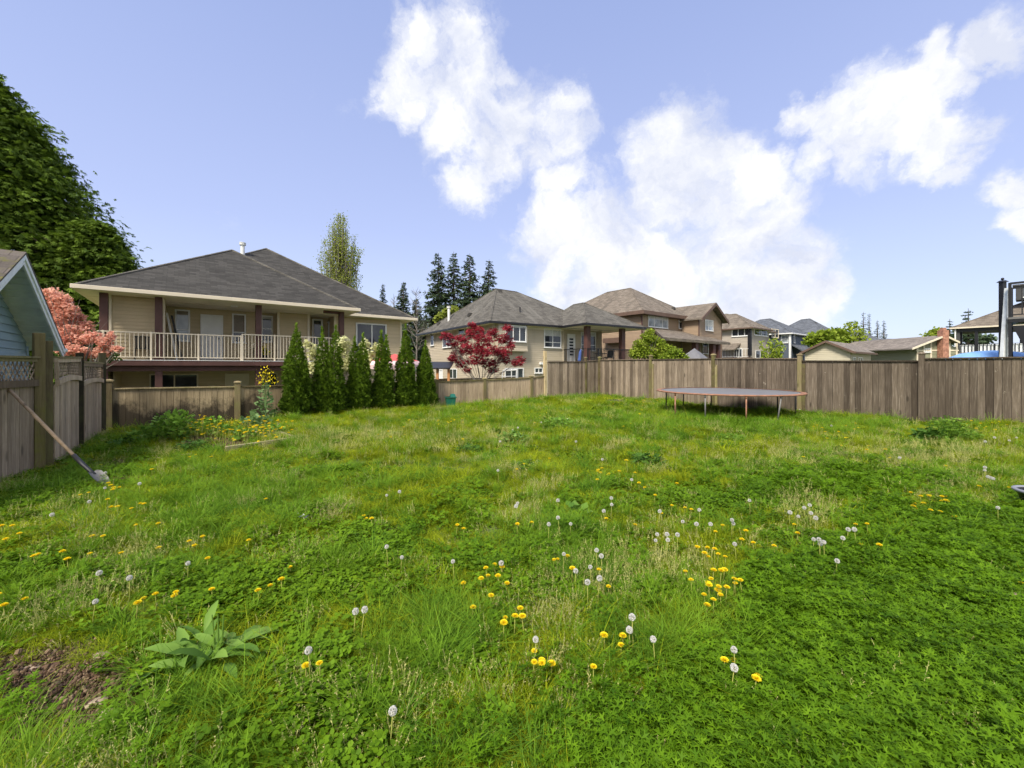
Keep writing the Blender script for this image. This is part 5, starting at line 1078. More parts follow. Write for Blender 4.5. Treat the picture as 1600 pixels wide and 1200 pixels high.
# poplar
def poplar():
    rs = np.random.RandomState(9); Y = 58.; b = P(532, 573, Y); t = thing('poplar_tree', 'tall slim poplar in fresh leaf behind the balcony house roof', 'tree', (b.x, b.y, -1)); H = EYE + (HY - 333) / F * Y + 1
    mb = MB(); mb.path([(0, 0, 0), (0, 0, H * .5), (0, 0, H)], [.4, .25, .03], 8); mb.build('trunk', M['bark_g'], t); bb = MB(); PP, DD, VV = [], [], []
    R = 30 / F * Y
    for i in range(330):
        f0 = rs.uniform(.05, .75); a = rs.rand() * 6.283; L = H * rs.uniform(.12, .34); f1 = min(.99, f0 + L / H); rmax = R * min(1, max(.02, (1 - f1) * 4.5)) ** .6 * rs.uniform(.15, 1.05) ** .6 + .15
        st = np.array([0, 0, f0 * H]); tip = np.array([math.cos(a) * rmax, math.sin(a) * rmax, f1 * H]); mid = np.array([tip[0] * .8, tip[1] * .8, (st[2] * .6 + tip[2] * .4)]); bb.path([st, mid, tip], [.07, .045, .012], 4, False)
        m = 75; s_ = rs.rand(m) ** .7; q = np.where(s_[:, None] < .5, st + (mid - st) * s_[:, None] * 2, mid + (tip - mid) * (s_[:, None] - .5) * 2) + rs.normal(size=(m, 3)) * (.25, .25, .3); PP.append(q); DD.append(rs.normal(size=(m, 3)) + (0, 0, .5)); VV.append(np.clip(rs.rand(m) * .7 + rs.rand() * .3, 0, 1))
    bb.build('branches', M['bark_g'], t); PP = np.concatenate(PP); scatter('crown', T_LEAF, PP, np.concatenate(DD), rs.uniform(.11, .22, len(PP)), np.concatenate(VV), M['lf_pop'], t)
poplar()
# light green weeping shrub + others behind the right fence
cl = [(1012, 528, 12, 9, 0), (1000, 540, 12, 10, 0), (1025, 535, 14, 9, .3), (1010, 550, 20, 10, 0), (1040, 545, 14, 8, 0), (993, 552, 10, 10, 0), (1030, 556, 18, 8, 0), (1052, 552, 10, 8, 0), (1015, 518, 6, 5, 0)]
broad('weeping_shrub', 'pale green feathery tree just beyond the fence below the brown house', 1015, 25, 515, cl, 'lf_yg', leaf=.13, per=620, seed=11, trunk=.07, z0=0, px0=1015, roll=.3)
cl = [(1055, 551, 12, 7, 0), (1042, 557, 12, 6, 0), (1065, 557, 10, 6, 0), (1070, 562, 8, 4, 0), (1050, 562, 14, 4, 0)]
broad('lime_shrub', 'bright lime green shrub at the fence top, right of the feathery tree', 1055, 23.0, 545, cl, 'lf_lime', leaf=.12, per=480, seed=12, trunk=.04, z0=0, px0=1055, cat='shrub')
for i, (px, pt, n, lb) in enumerate(((1193, 532, 1, 'x'),)): pass
def sapling():
    rs = np.random.RandomState(3); Y = 20.; b = P(1208, 573, Y); t = thing('young_fruit_tree', 'young tree with upright leafy shoots beyond the fence, left of the cream garage', 'tree', (b.x, b.y, 0)); mb = MB(); mb.tube((0, 0, 0), (0, 0, 1.2), .035, .03); mb.build('trunk', M['bark_g'], t); bb = MB(); PP, DD = [], []
    for (px, py, pxb) in ((1189, 533, 1200), (1195, 545, 1200), (1202, 534, 1204), (1206, 530, 1207), (1213, 528, 1209), (1219, 534, 1212), (1223, 540, 1214), (1210, 542, 1208), (1216, 545, 1211)):
        tip = P(px, py, Y + rs.uniform(-.3, .3)) - b; tip.z = EYE + (HY - py) / F * Y; mid = Vector(((pxb - 1208) / F * Y * 1.5, 0, 1.7)); bb.path([(0, 0, 1.2), mid, tip], [.02, .015, .005], 5, False); m = 110; s_ = rs.rand(m); q = np.array(mid) + (np.array(tip) - np.array(mid)) * s_[:, None] + rs.normal(size=(m, 3)) * (.06, .06, .03); PP.append(q); DD.append(rs.normal(size=(m, 3)) + (0, 0, .4))
    bb.build('branches', M['bark_g'], t); PP = np.concatenate(PP); scatter('crown', T_LEAF, PP, np.concatenate(DD), rs.uniform(.06, .12, len(PP)), rs.rand(len(PP)), M['lf_yg'], t)
sapling()
cl = [(1275, 528, 14, 8, 0), (1290, 523, 14, 8, 0), (1305, 520, 14, 8, 1), (1283, 537, 18, 8, 0), (1300, 532, 18, 9, 0), (1318, 528, 14, 10, 1), (1265, 535, 8, 6, 0)]
broad('round_green_tree', 'pale green rounded tree behind the peak of the cream garage', 1290, 48, 512, cl, 'lf_lime', leaf=.42, per=230, seed=13, trunk=.2, z0=0, px0=1295)
cl = [(1322, 515, 7, 8, 0), (1330, 508, 6, 8, 0), (1338, 518, 7, 12, 0), (1328, 528, 10, 10, 0), (1343, 532, 6, 9, 0), (1350, 525, 5, 10, 0)]
broad('airy_tree', 'thin leaved tree right of the rounded tree on the skyline', 1334, 52, 500, cl, 'lf_yg', leaf=.36, per=120, seed=14, trunk=.15, z0=0, px0=1334)
cl = [(1452, 524, 10, 6, 0), (1462, 519, 9, 6, 0), (1470, 522, 8, 7, 0), (1444, 532, 8, 5, 0)]
broad('skyline_tree', 'pale green tree behind the olive gable roof, left of its chimney', 1458, 62, 514, cl, 'lf_yg', leaf=.5, per=170, seed=15, trunk=.2, z0=0, px0=1458)
cl = [(1520, 528, 12, 8, 0), (1500, 525, 10, 9, 0), (1540, 530, 12, 8, 0), (1490, 532, 10, 8, 0), (1530, 540, 14, 7, 0)]
broad('dark_tree', 'dark tree seen through the open balcony of the taupe roofed house', 1515, 64, 515, cl, 'lf_fir', leaf=.5, per=190, seed=17, trunk=.2, z0=0, px0=1515)
cl = [(700, 487, 7, 5, 0), (690, 494, 8, 5, 0), (710, 484, 5, 4, 0), (683, 498, 6, 4, 0)]
broad('yellow_green_tree', 'yellow green tree top against the firs, over the beige house roof', 697, 44, 480, cl, 'lf_pop', leaf=.4, per=170, seed=18, trunk=.12, px0=697)
# bare twiggy trees by the firs
def bare_tree(px, pyt, Y, w, label, seed):
    rs = random.Random(seed); b = P(px, 573, Y); t = thing('bare_tree', label, 'tree', (b.x, b.y, -1), 0, 'bare trees beside the firs'); H = EYE + (HY - pyt) / F * Y + 1; mb = MB(); mb.path([(0, 0, 0), (.1, 0, H * .5), (0, 0, H)], [.14, .08, .01], 6); mb.build('trunk', M['bark_g'], t); bb = MB()
    for i in range(70):
        f = rs.uniform(.35, .97); a = rs.uniform(0, 6.28); L = w / F * Y * (1.1 - f) * rs.uniform(.8, 1.6) + .2; st = Vector((0, 0, f * H)); e = st + Vector((math.cos(a) * L, math.sin(a) * L, L * rs.uniform(.5, 1.3))); bb.path([st, (st + e) / 2 + Vector((math.cos(a), math.sin(a), -.2)) * L * .12, e], [.03, .02, .006], 4, False)
    bb.build('branches', M['bark_g'], t)
bare_tree(650, 452, 46, 30, 'thin bare tree between two dark firs, left of the beige house', 5); bare_tree(616, 462, 50, 20, 'faint bare tree left of the broad dark fir', 6)

# ------------------------------------------------------------------ yard plants that stand out
T_BIG = (np.array([(-.04, 0, 0), (.04, 0, 0), (.10, .22, .03), (-.10, .22, .03), (.20, .5, .02), (-.20, .5, .02), (.15, .8, -.06), (-.15, .8, -.06), (.02, 1.0, -.16), (-.02, 1.0, -.16), (0, .22, -.02), (0, .5, -.04), (0, .8, -.10)]),
         [(0, 1, 2, 10), (0, 10, 3, 0 + 3), (10, 2, 4, 11), (3, 10, 11, 5), (11, 4, 6, 12), (5, 11, 12, 7), (12, 6, 8, 9), (7, 12, 9, 9)])
T_BIG = (np.array([(-.03, 0, 0), (0, 0, 0), (.03, 0, 0), (-.13, .25, .04), (0, .25, 0), (.13, .25, .04), (-.20, .5, .04), (0, .5, -.01), (.20, .5, .04), (-.13, .8, -.04), (0, .8, -.08), (.13, .8, -.04), (-.01, 1, -.17), (0, 1, -.17), (.01, 1, -.17)]),
         [(0, 1, 4, 3), (1, 2, 5, 4), (3, 4, 7, 6), (4, 5, 8, 7), (6, 7, 10, 9), (7, 8, 11, 10), (9, 10, 13, 12), (10, 11, 14, 13)])
M['lf_dock'] = m_leaf('dock_leaf', (.075, .165, .022), (.20, .33, .06), .28, .5); M['lf_weed'] = m_leaf('weed_leaf', (.08, .18, .02), (.25, .42, .055), .3, .45)
p = G(333, 1040); t = thing('dock_plant', 'dock plant with long broad pale leaves in the foreground left', 'weed', p)
n = 34; a = np.linspace(0, 6.283, n, endpoint=False) + NR.rand(n) * .3; tilt = NR.uniform(.10, .85, n); tilt[:8] = .08
D = np.stack([np.cos(a) * np.cos(tilt), np.sin(a) * np.cos(tilt), np.sin(tilt)], 1); Pn = D * .035 + (0, 0, .065) + NR.normal(size=(n, 3)) * (.07, .05, .0)
scatter('leaves', T_BIG, Pn, D, NR.uniform(.13, .23, n), NR.rand(n), M['lf_dock'], t, .72, up=(0, 0, 4)); mb = MB()
for k in range(3): mb.path([(0, 0, 0), (.02 * k, .01, .12), (.03 * k - .02, .02, .25)], [.006, .005, .003], 6)
mb.build('stems', M['lf_dock'], t)
def weed(px, py, r, hgt, label, name='leafy_weed', mat='lf_weed', n=260, lf=.07, T=T_STAR, cat='weed', group=None):
    p = G(px, py); t = thing(name, label, cat, p, 0, group); rs = NR
    q = leaf_clump(rs, (0, 0, hgt * .5), (r, r, hgt * .55), n); q[:, 2] = np.abs(q[:, 2]); ns = 14; mb = MB()
    for k in range(ns): a = rs.rand() * 6.28; mb.path([(0, 0, 0), (math.cos(a) * r * .4, math.sin(a) * r * .4, hgt * .5), (math.cos(a) * r * .7, math.sin(a) * r * .7, hgt * .85)], [.006, .005, .003], 5)
    mb.build('stems', M['lf_weed'], t); scatter('leaves', T, q, q - np.array((0, 0, hgt * .2)) + rs.normal(size=(n, 3)) * (.1 + r * .3), rs.uniform(.6, 1.2, n) * lf, rs.rand(n), M[mat], t, 1, up=(0, 0, 4)); return t
weed(272, 690, .42, .62, 'large leafy green bush in the garden bed, tallest left of the yellow flowers', n=620, lf=.095, T=T_LEAF, mat='lf_weed', cat='bush'); weed(228, 694, .30, .34, 'low leafy plant at the left end of the garden bed', n=200, lf=.09, T=T_LEAF)
weed(300, 708, .26, .22, 'dark low clump at the front edge of the garden bed', mat='lf_dark', n=260, lf=.07); weed(190, 700, .2, .22, 'grey green weed clump near the corner posts', n=110, lf=.07, T=T_LEAF, mat='lf_dark')
weed(1480, 690, .30, .50, 'tall bushy weed against the tall fence at right', n=520, lf=.07); weed(1455, 690, .3, .24, 'broad leaved weed clump left of the tall bushy weed', n=220, lf=.10, mat='lf_dark', T=T_LEAF); weed(1505, 690, .3, .26, 'lighter weed clump right of the tall bushy weed', n=240, lf=.06)
weed(1010, 728, .27, .17, 'dark leafy weed clump in the middle of the lawn, right of centre', mat='lf_dark', n=240, lf=.08); weed(1143, 690, .3, .14, 'leafy weed clump in front of the trampoline', mat='lf_weed', n=220, lf=.08); weed(735, 708, .28, .14, 'dark low weed clump left of the lawn centre', mat='lf_dark', n=220, lf=.07)
weed(898, 806, .12, .10, 'pale broad leaved weed among the dandelion clocks', mat='lf_dock', n=14, lf=.11, T=T_LEAF); weed(820, 735, .3, .12, 'dark low weed clump beside yellow dandelions at the lawn centre', mat='lf_dark', n=200, lf=.06)
weed(875, 668, .5, .2, 'broad leafy weed patch in the far middle of the lawn', mat='lf_weed', n=300, lf=.1, T=T_LEAF); weed(800, 690, .35, .16, 'grey green weed patch left of the far weed patch', mat='lf_dock', n=150, lf=.08, T=T_LEAF)
def tallflower(px, pyb, pyt, label, mat='lf_bluegreen'):
    p = G(px, pyb); H = EYE - (pyt - HY) * p.y / F - p.z; t = thing('flowering_kale', label, 'plant', p); mb = MB()
    for k in range(5): mb.path([(0, 0, 0), (NR.uniform(-.05, .05), 0, H * .5), (NR.uniform(-.18, .18), NR.uniform(-.1, .1), H * NR.uniform(.8, .95))], [.012, .009, .004], 6)
    mb.build('stems', M[mat], t); n = 170; hh = NR.rand(n) ** 1.4 * H * .8; a = NR.rand(n) * 6.28; rr = (.32 * (1 - hh / H) ** 1.5 + .04) * NR.rand(n) ** .5
    scatter('leaves', T_LEAF, np.stack([rr * np.cos(a), rr * np.sin(a), hh], 1), np.stack([np.cos(a), np.sin(a), NR.uniform(-.2, .8, n)], 1), NR.uniform(.08, .22, n) * (1.2 - hh / H), NR.rand(n), M[mat], t, .9, up=(0, 0, 2))
    n = 130; scatter('flowers', T_LEAF, NR.normal(size=(n, 3)) * (.13, .10, .13) + (0, 0, H * .92), rand_dirs(n), NR.uniform(.025, .05, n), NR.rand(n), M['fl_yel'], t)
for q_ in ((352, 680, .3, .22, 'left end of the yellow flowers'), (385, 686, .28, .2, 'front of the yellow flowers'), (425, 680, .28, .2, 'right end of the yellow flowers'), (330, 668, .3, .3, 'back of the garden bed against the low fence')): weed(q_[0], q_[1], q_[2], q_[3], 'light green leafy weeds at the ' + q_[4], n=170, lf=.09, T=T_LEAF)
tallflower(415, 660, 582, 'tall grey green plant with yellow flowers before the low fence'); weed(440, 650, .25, .3, 'grey green leafy plant beside the tall yellow flowered plant', mat='lf_bluegreen', n=120, lf=.11, T=T_LEAF); weed(398, 668, .35, .28, 'grey green leaves behind the garden bed flowers', mat='lf_bluegreen', n=160, lf=.12, T=T_LEAF)

# ------------------------------------------------------------------ dandelions
M['stem'] = m_leaf('flower_stem', (.26, .30, .05), (.42, .42, .12), .2); M['puff'] = m_leaf('seed_head_fluff', (.66, .65, .61), (.84, .83, .80), .45); M['puffc'] = m_plain('seed_core', (.30, .26, .18), .9)
def flower_mesh(parts, parent_name, sc=1.0):
    pass
def dandelion_proto(hgt):
    t = thing('dandelion', 'yellow dandelion flower in the lawn', 'flower', (0, 0, 0), 0, 'yellow dandelions in the lawn')
    mb = MB(); mb.path([(0, 0, 0), (.006, .003, hgt * .55), (0, 0, hgt - .004)], [.0034, .003, .003], 6); mb.build('stem', M['stem'], t, True)
    n = 130; k = np.arange(n); el = .15 + 1.25 * (1 - (k / n)) ; a = k * 2.39996; D = np.stack([np.cos(a) * np.cos(el), np.sin(a) * np.cos(el), np.sin(el) * .8], 1)
    scatter('petals', (np.array([(-.09, 0, 0), (.09, 0, 0), (.10, .95, 0), (-.10, .95, .0)]), [(0, 1, 2, 3)]), D * .003 + (0, 0, hgt - .004), D, .0245 - .010 * np.clip(el - .4, 0, 1), np.clip(.75 - el * .4 + NR.rand(n) * .3, 0, 1), M['fl_yel'], t, 1, up=(0, 0, 5))
    return t
def puff_proto(hgt):
    t = thing('dandelion_clock', 'white dandelion seed head in the lawn', 'seed head', (0, 0, 0), 0, 'white dandelion clocks in the lawn')
    mb = MB(); mb.path([(0, 0, 0), (.012, .004, hgt * .5), (0, 0, hgt)], [.0042, .0037, .0032], 6); mb.build('stem', M['stem'], t, True)
    mb = MB(); mb.lathe([(0, hgt - .007), (.006, hgt - .004), (.007, hgt), (.005, hgt + .005), (0, hgt + .007)], 8); mb.build('seed_core', M['puffc'], t, True)
    n = 250; D = rand_dirs(n); D[:, 2] = np.where(D[:, 2] < -.8, -D[:, 2], D[:, 2]); ends = D * .019 + (0, 0, hgt)
    scatter('fluff', (np.array([(-.25, 0, 0), (.25, 0, 0), (.5, .55, 0), (-.5, .55, 0)]), [(0, 1, 2, 3)]), ends, D + NR.normal(size=(n, 3)) * .7, .011, NR.rand(n), M['puff'], t, 1)
    return t
YF = """A 23,387 77,365 50,330 2,332 158,455 150,458 259,441 289,473 384,450 517,448 395,375 445,373 340,200 380,190 430,72 462,148 488,165 475,158 505,168 490,175 480,170 452,220 475,250 503,248 595,237 615,237 557,258 578,328 671,322 650,90 808,38 836,28 903,36 811,395 823,413 858,377 680,425 884,468 1058,393 750,612 750,625 661,624 620,638 582,660 92,647 5,622 5,672 905,603
B 46,216 458,286 472,298 492,300 152,506 106,563 57,587 12,606 207,927 268,920 885,345 855,325 890,574 967,551 990,545 1035,547 1068,573 1003,625 917,680 1045,508 1017,495 985,512 1065,725 1055,735
C 98,862 90,905 118,905 130,918 176,918 343,935 466,836 393,795 477,800 914,907 946,907 1023,975 1050,972 12,720 35,682 48,716 825,668 854,647 885,622 908,592 870,605 873,588 828,575 840,582 852,556 940,557 957,577 980,564 858,520 880,520 900,514 820,448 835,463 880,450 908,465 865,432 835,424 785,423 738,526 770,566 820,627 1003,354 976,386 1033,405 1043,473 865,357 900,330 737,255 765,260 681,243 398,298 262,508 235,458 180,472 195,475 370,520 413,588 367,95 375,105 365,100 415,110 385,87 82,317 25,322 50,68 18,90 160,45 540,148 565,168 607,200 703,150 640,278 520,327
D 115,327 127,363 22,415 375,325 423,322 397,412 474,412 607,190 650,205 685,202 613,245 630,258 628,237 667,235 692,264 733,224 737,205 770,230 760,222 745,203 728,270 895,162 1020,168 1083,578 803,295 758,76"""
WF = """A 444,170 590,152 443,106 378,228 228,282 540,560 811,487 428,532 397,655
B 555,203 610,187 555,425 623,462 840,488 1042,487 446,686 417,702 220,855 584,1126 1030,95
C 105,820 515,725 513,767 333,567 336,506 374,548 375,457 366,436 266,525 219,453 196,222 200,298 245,324 163,325 30,236 13,251 425,215 427,238 400,267 628,265 617,370 656,365 611,393 663,392 706,368 731,313 788,325 803,265 843,325 938,308 946,320 1010,222 958,412 603,818 504,135 386,48 935,935 945,860
D 96,275 125,291 181,275 209,296 153,255 176,242 192,387 214,387 225,408 235,400 343,347 374,347 322,383 560,42 923,83 955,127 940,122 977,253 293,482"""
def plist(s):
    out = []
    for line in s.split('\n'):
        k, *r = line.split(); ox = {'A': 0, 'B': 400, 'C': 800, 'D': 1200}[k]
        for q in r: a, b = q.split(','); out.append((ox + float(a) / 2.7275, 700 + float(b) / 2.7275))
    return out
DP = [dandelion_proto(.20), dandelion_proto(.22)]; PPz = [puff_proto(.32), puff_proto(.34)]
for q in DP + PPz: q.location = (0, -50, -3)
def zone(px, py):
    side = 'far left' if px < 330 else 'left' if px < 640 else 'middle' if px < 960 else 'right' if px < 1300 else 'far right'
    return side, ('foreground' if py > 880 else 'near' if py > 770 else 'far')
used = set()
def put(proto, hgt, px, py, lab, used=used):
    p = G(px, py, hgt); s = R_.uniform(.85, 1.2)
    ph = {'DP0': .20, 'DP1': .22, 'PZ0': .32, 'PZ1': .34}['DP%d' % DP.index(proto) if proto in DP else 'PZ%d' % PPz.index(proto)]
    k_ = (.73 if 'yellow' in lab else .62) * s * (1.0 + .05 * max(0, p.y - 3)); b = Vector((p.x, p.y, p.z - ph * k_))
    rot = (R_.uniform(-.09, .05), R_.uniform(-.06, .06), R_.uniform(0, 6.28))
    if proto.name not in used:
        used.add(proto.name); o = proto; o.location = b; o.rotation_euler = rot
    else: o = place_copy(proto, b, rot=rot)
    o.scale = (k_,) * 3; o['label'] = lab; return o
for i, (px, py) in enumerate(plist(YF)):
    k = i % 2; s_, d_ = zone(px, py); put(DP[k], (.11, .14)[k], px, py, 'yellow dandelion flower in the %s of the %s lawn' % (s_, d_))
for i, (px, py) in enumerate(plist(WF)):
    k = i % 2; s_, d_ = zone(px, py); put(PPz[k], (.17, .21)[k], px, py, 'round white dandelion clock in the %s of the %s lawn' % (s_, d_))
rs = random.Random(21); k = 0; far = []
for (cx, cy, rx, ry, n) in ((985, 630, 45, 8, 34), (1000, 655, 40, 12, 8), (700, 662, 55, 6, 16), (1310, 675, 50, 6, 10), (1340, 700, 80, 20, 8), (870, 655, 60, 10, 8), (1540, 668, 45, 5, 10), (960, 735, 40, 10, 6), (640, 680, 100, 15, 6)):
    for _ in range(n): far.append((cx + rs.gauss(0, .5) * rx, cy + rs.gauss(0, .5) * ry))
rs.shuffle(far)
for i, (px, py) in enumerate(far[:68]): put(DP[i % 2], (.11, .14)[i % 2], px, max(py, 626), 'small yellow dandelion far off in the lawn, %s' % ('left part' if px < 780 else 'before the fence corner' if px < 1080 else 'right part'))
drift = []
for i in range(150):
    px, py = rs.gauss(0, 1) * 32 + 398, rs.gauss(0, 1) * 9 + 672
    if i % 3 == 0: px, py = rs.gauss(0, 1) * 18 + 322, rs.gauss(0, 1) * 8 + 668
    if i >= 58: drift.append((px, py)); continue
    o = put(DP[i % 2], (.11, .14)[i % 2], px, py, 'yellow flower crowded with others in the garden bed'); o['group'] = 'yellow flowers crowding the garden bed'; f_ = R_.uniform(1.2, 1.6); z_ = .20 * o.scale[2] * (1 - f_) + R_.uniform(.02, .16); o.scale = (o.scale[0] * f_,) * 3; o.location.z += z_
for (px, py) in ((885, 655), (800, 672), (810, 668), (1250, 640), (1300, 665), (1540, 690), (1555, 684), (1575, 688), (1590, 684), (1540, 735), (1552, 748), (900, 690), (845, 660), (780, 690), (400, 675), (435, 663), (365, 676)): put(PPz[0], .17, px, py, 'small white dandelion clock far off in the lawn')

# ------------------------------------------------------------------ grass, clover and other ground cover (beyond counting)
LIB = bpy.data.collections.new('plant_library')
def lib(name, coll, me): o = bpy.data.objects.new(name, me); coll.objects.link(o); return o
def blades(name, n, rad, h0, h1, w, lean, mat, seed, curl=.5):
    rs = np.random.RandomState(seed); a = rs.rand(n) * 6.283; r = rad * np.sqrt(rs.rand(n)); bx, by = r * np.cos(a), r * np.sin(a); hh = rs.uniform(h0, h1, n)
    la = a + rs.normal(size=n) * 1.2; ln = np.abs(rs.normal(size=n)) * lean * hh + .15 * hh; dx, dy = np.cos(la), np.sin(la); px_, py_ = -dy, dx; ww = w * rs.uniform(.6, 1.3, n)
    V = []
    for f, wf in ((0, 1.0), (.5, .85), (.85, .45), (1.0, .08)):
        off = ln * (f ** 1.8) * (1 + curl * f); z = hh * (f - .25 * f * f * np.clip(ln / hh, 0, 1.2)); cx, cy = bx + dx * off, by + dy * off
        V.append(np.stack([cx - px_ * ww * wf, cy - py_ * ww * wf, z], 1)); V.append(np.stack([cx + px_ * ww * wf, cy + py_ * ww * wf, z], 1))
    V = np.stack(V, 1); k = 8; base = (np.arange(n) * k)[:, None, None]; Fc = (base + np.array([(0, 1, 3, 2), (2, 3, 5, 4), (4, 5, 7, 6)])[None]).reshape(-1)
    return np_mesh(name, V.reshape(-1, 3), Fc, 4, np.repeat(rs.rand(n), 3), mat)
def leafpatch(name, T, n, rad, h0, h1, size, mat, seed, upness=.35, nl=3, stem=True):
    rs = np.random.RandomState(seed); PP, DD, SS, VV = [], [], [], []
    for i in range(n):
        a = rs.rand() * 6.283; r = rad * math.sqrt(rs.rand()); c = np.array([r * math.cos(a), r * math.sin(a), rs.uniform(h0, h1)]); rot = rs.rand() * 6.283; v = rs.rand(); s_ = size * rs.uniform(.65, 1.25); tl = rs.normal(size=2) * .25
        for k in range(nl):
            b = rot + k * 6.283 / nl; PP.append(c); DD.append((math.cos(b), math.sin(b), upness * rs.uniform(.3, 1.5) + tl[0] * math.cos(b) + tl[1] * math.sin(b))); SS.append(s_); VV.append(np.clip(v * .7 + rs.rand() * .3, 0, 1))
    st = NR.get_state(); NR.seed(seed); o = scatter(name, T, PP, DD, SS, VV, mat, None, 1.0, up=(0, 0, 8)); NR.set_state(st); me = o.data; bpy.data.objects.remove(o); return me
T_ROUND = (np.array([(0, 0, 0), (.38, .35, .06), (.42, .8, .02), (.0, 1, -.03), (-.42, .8, .02), (-.38, .35, .06)]), [(0, 1, 2, 3), (0, 3, 4, 5)])
T_LOBE = (np.array([(-.05, 0, 0), (.05, 0, 0), (.14, .4, .02), (-.14, .4, .02), (.02, 1, -.1), (-.02, 1, -.1), (.08, .3, 0), (.48, .62, .0), (.40, .70, .0), (.10, .5, 0), (-.08, .3, 0), (-.10, .5, 0), (-.40, .70, 0), (-.48, .62, 0)]),
          [(0, 1, 2, 3), (3, 2, 4, 5), (6, 7, 8, 9), (10, 11, 12, 13)])
M['grass'] = m_leaf('lawn_grass_blade', (.068, .14, .004), (.40, .49, .016), .38, .6, .75, (.36, .41, .018), .55); M['grass_t'] = m_leaf('long_grass_blade', (.045, .13, .010), (.19, .36, .028), .36, .6, .6, (.22, .36, .02), 1.3)
M['dry'] = m_leaf('dry_grass_seed', (.36, .38, .10), (.66, .64, .26), .3, .6, .5, (.30, .30, .12), .6); M['clover'] = m_leaf('clover_leaf', (.042, .11, .005), (.15, .28, .012), .30, .6, .6, (.15, .26, .01), .9, spec=.1)
M['butter'] = m_leaf('buttercup_leaf', (.030, .092, .003), (.14, .27, .010), .30, .6, .6, (.13, .25, .008), 1.1, spec=.1)
def coll(name): c = bpy.data.collections.new(name); return c
CG = coll('grass_tufts'); 
for i in range(5): lib('tuft_a%d' % i, CG, blades('tuft', 46, .085, .035, .095, .0020, .8, M['grass'], 100 + i))
CT2 = coll('tall_tufts')
for i in range(4): lib('tuft_b%d' % i, CT2, blades('tuft', 70, .085, .10, .24, .0028, .75, M['grass_t'], 120 + i))
CC = coll('clover_patches')
for i in range(4): lib('patch_a%d' % i, CC, leafpatch('patch', T_ROUND, 40, .12, .02, .08, .021, M['clover'], 140 + i, .2))
CB = coll('buttercup_patches')
for i in range(4): lib('patch_b%d' % i, CB, leafpatch('patch', T_LOBE, 56, .13, .02, .13, .034, M['butter'], 160 + i, .45))
CW = coll('broad_weeds')
for i in range(4): lib('patch_c%d' % i, CW, leafpatch('patch', T_BIG, 5, .03, .01, .03, .13, M['clover'], 180 + i, .45, 3))
CD = coll('seed_grass')
def seedgrass(seed):
    rs = random.Random(seed); mb = MB()
    for i in range(9):
        a = rs.uniform(0, 6.28); r = rs.uniform(0, .09); hh = rs.uniform(.07, .17); l = rs.uniform(.1, .4) * hh; b = Vector((r * math.cos(a), r * math.sin(a), 0)); e = b + Vector((l * math.cos(a + 1), l * math.sin(a + 1), hh)); mb.var = rs.random(); sd = Vector((.0011, .0011, 0))
        mb.poly([b - sd, b + sd, e + sd * .5, e - sd * .5])
        for k in range(9):
            f = .55 + .5 * k / 9; c = b + (e - b) * f; d = Vector((rs.uniform(-1, 1), rs.uniform(-1, 1), .6)) * .018 * (1.25 - f); s2 = Vector((rs.uniform(-1, 1), rs.uniform(-1, 1), rs.uniform(-1, 1))).normalized() * .0024; mb.var = rs.random(); mb.poly([c - s2, c + d - s2, c + d + s2, c + s2])
    o = mb.build('tuft', M['dry']); me = o.data; bpy.data.objects.remove(o); return me
for i in range(4): lib('tuft_d%d' % i, CD, seedgrass(200 + i))

def instancer(name, label, cat, pts, coll_, scl, nvar, tilt=.12):
    n = len(pts); me = bpy.data.meshes.new(name); me.vertices.add(n); me.vertices.foreach_set('co', pts.astype(np.float32).ravel())
    rot = np.stack([NR.normal(size=n) * tilt, NR.normal(size=n) * tilt, NR.rand(n) * 6.283], 1).astype(np.float32)
    me.attributes.new('rot', 'FLOAT_VECTOR', 'POINT').data.foreach_set('vector', rot.ravel()); me.attributes.new('scl', 'FLOAT', 'POINT').data.foreach_set('value', scl.astype(np.float32)); me.attributes.new('idx', 'INT', 'POINT').data.foreach_set('value', NR.randint(0, nvar, n).astype(np.int32)); me.update()
    o = bpy.data.objects.new(name, me); COL.objects.link(o); tag(o, label, cat, kind='stuff')
    ng = bpy.data.node_groups.new(name, 'GeometryNodeTree'); ng.interface.new_socket('Geometry', in_out='INPUT', socket_type='NodeSocketGeometry'); ng.interface.new_socket('Geometry', in_out='OUTPUT', socket_type='NodeSocketGeometry')
    gi, go = ng.nodes.new('NodeGroupInput'), ng.nodes.new('NodeGroupOutput'); ci = ng.nodes.new('GeometryNodeCollectionInfo'); ci.inputs['Collection'].default_value = coll_; ci.inputs['Separate Children'].default_value = True; ci.inputs['Reset Children'].default_value = True
    ip = ng.nodes.new('GeometryNodeInstanceOnPoints'); ip.inputs['Pick Instance'].default_value = True
    def attr(nm, dt): a = ng.nodes.new('GeometryNodeInputNamedAttribute'); a.data_type = dt; a.inputs['Name'].default_value = nm; return [x for x in a.outputs if x.enabled and x.name == 'Attribute'][0]
    er = ng.nodes.new('FunctionNodeEulerToRotation'); L = ng.links
    L.new(gi.outputs[0], ip.inputs['Points']); L.new(ci.outputs[0], ip.inputs['Instance']); L.new(attr('idx', 'INT'), ip.inputs['Instance Index']); L.new(attr('rot', 'FLOAT_VECTOR'), er.inputs[0]); L.new(er.outputs[0], ip.inputs['Rotation']); L.new(attr('scl', 'FLOAT'), ip.inputs['Scale']); L.new(ip.outputs[0], go.inputs[0])
    md = o.modifiers.new('scatter', 'NODES'); md.node_group = ng; return o
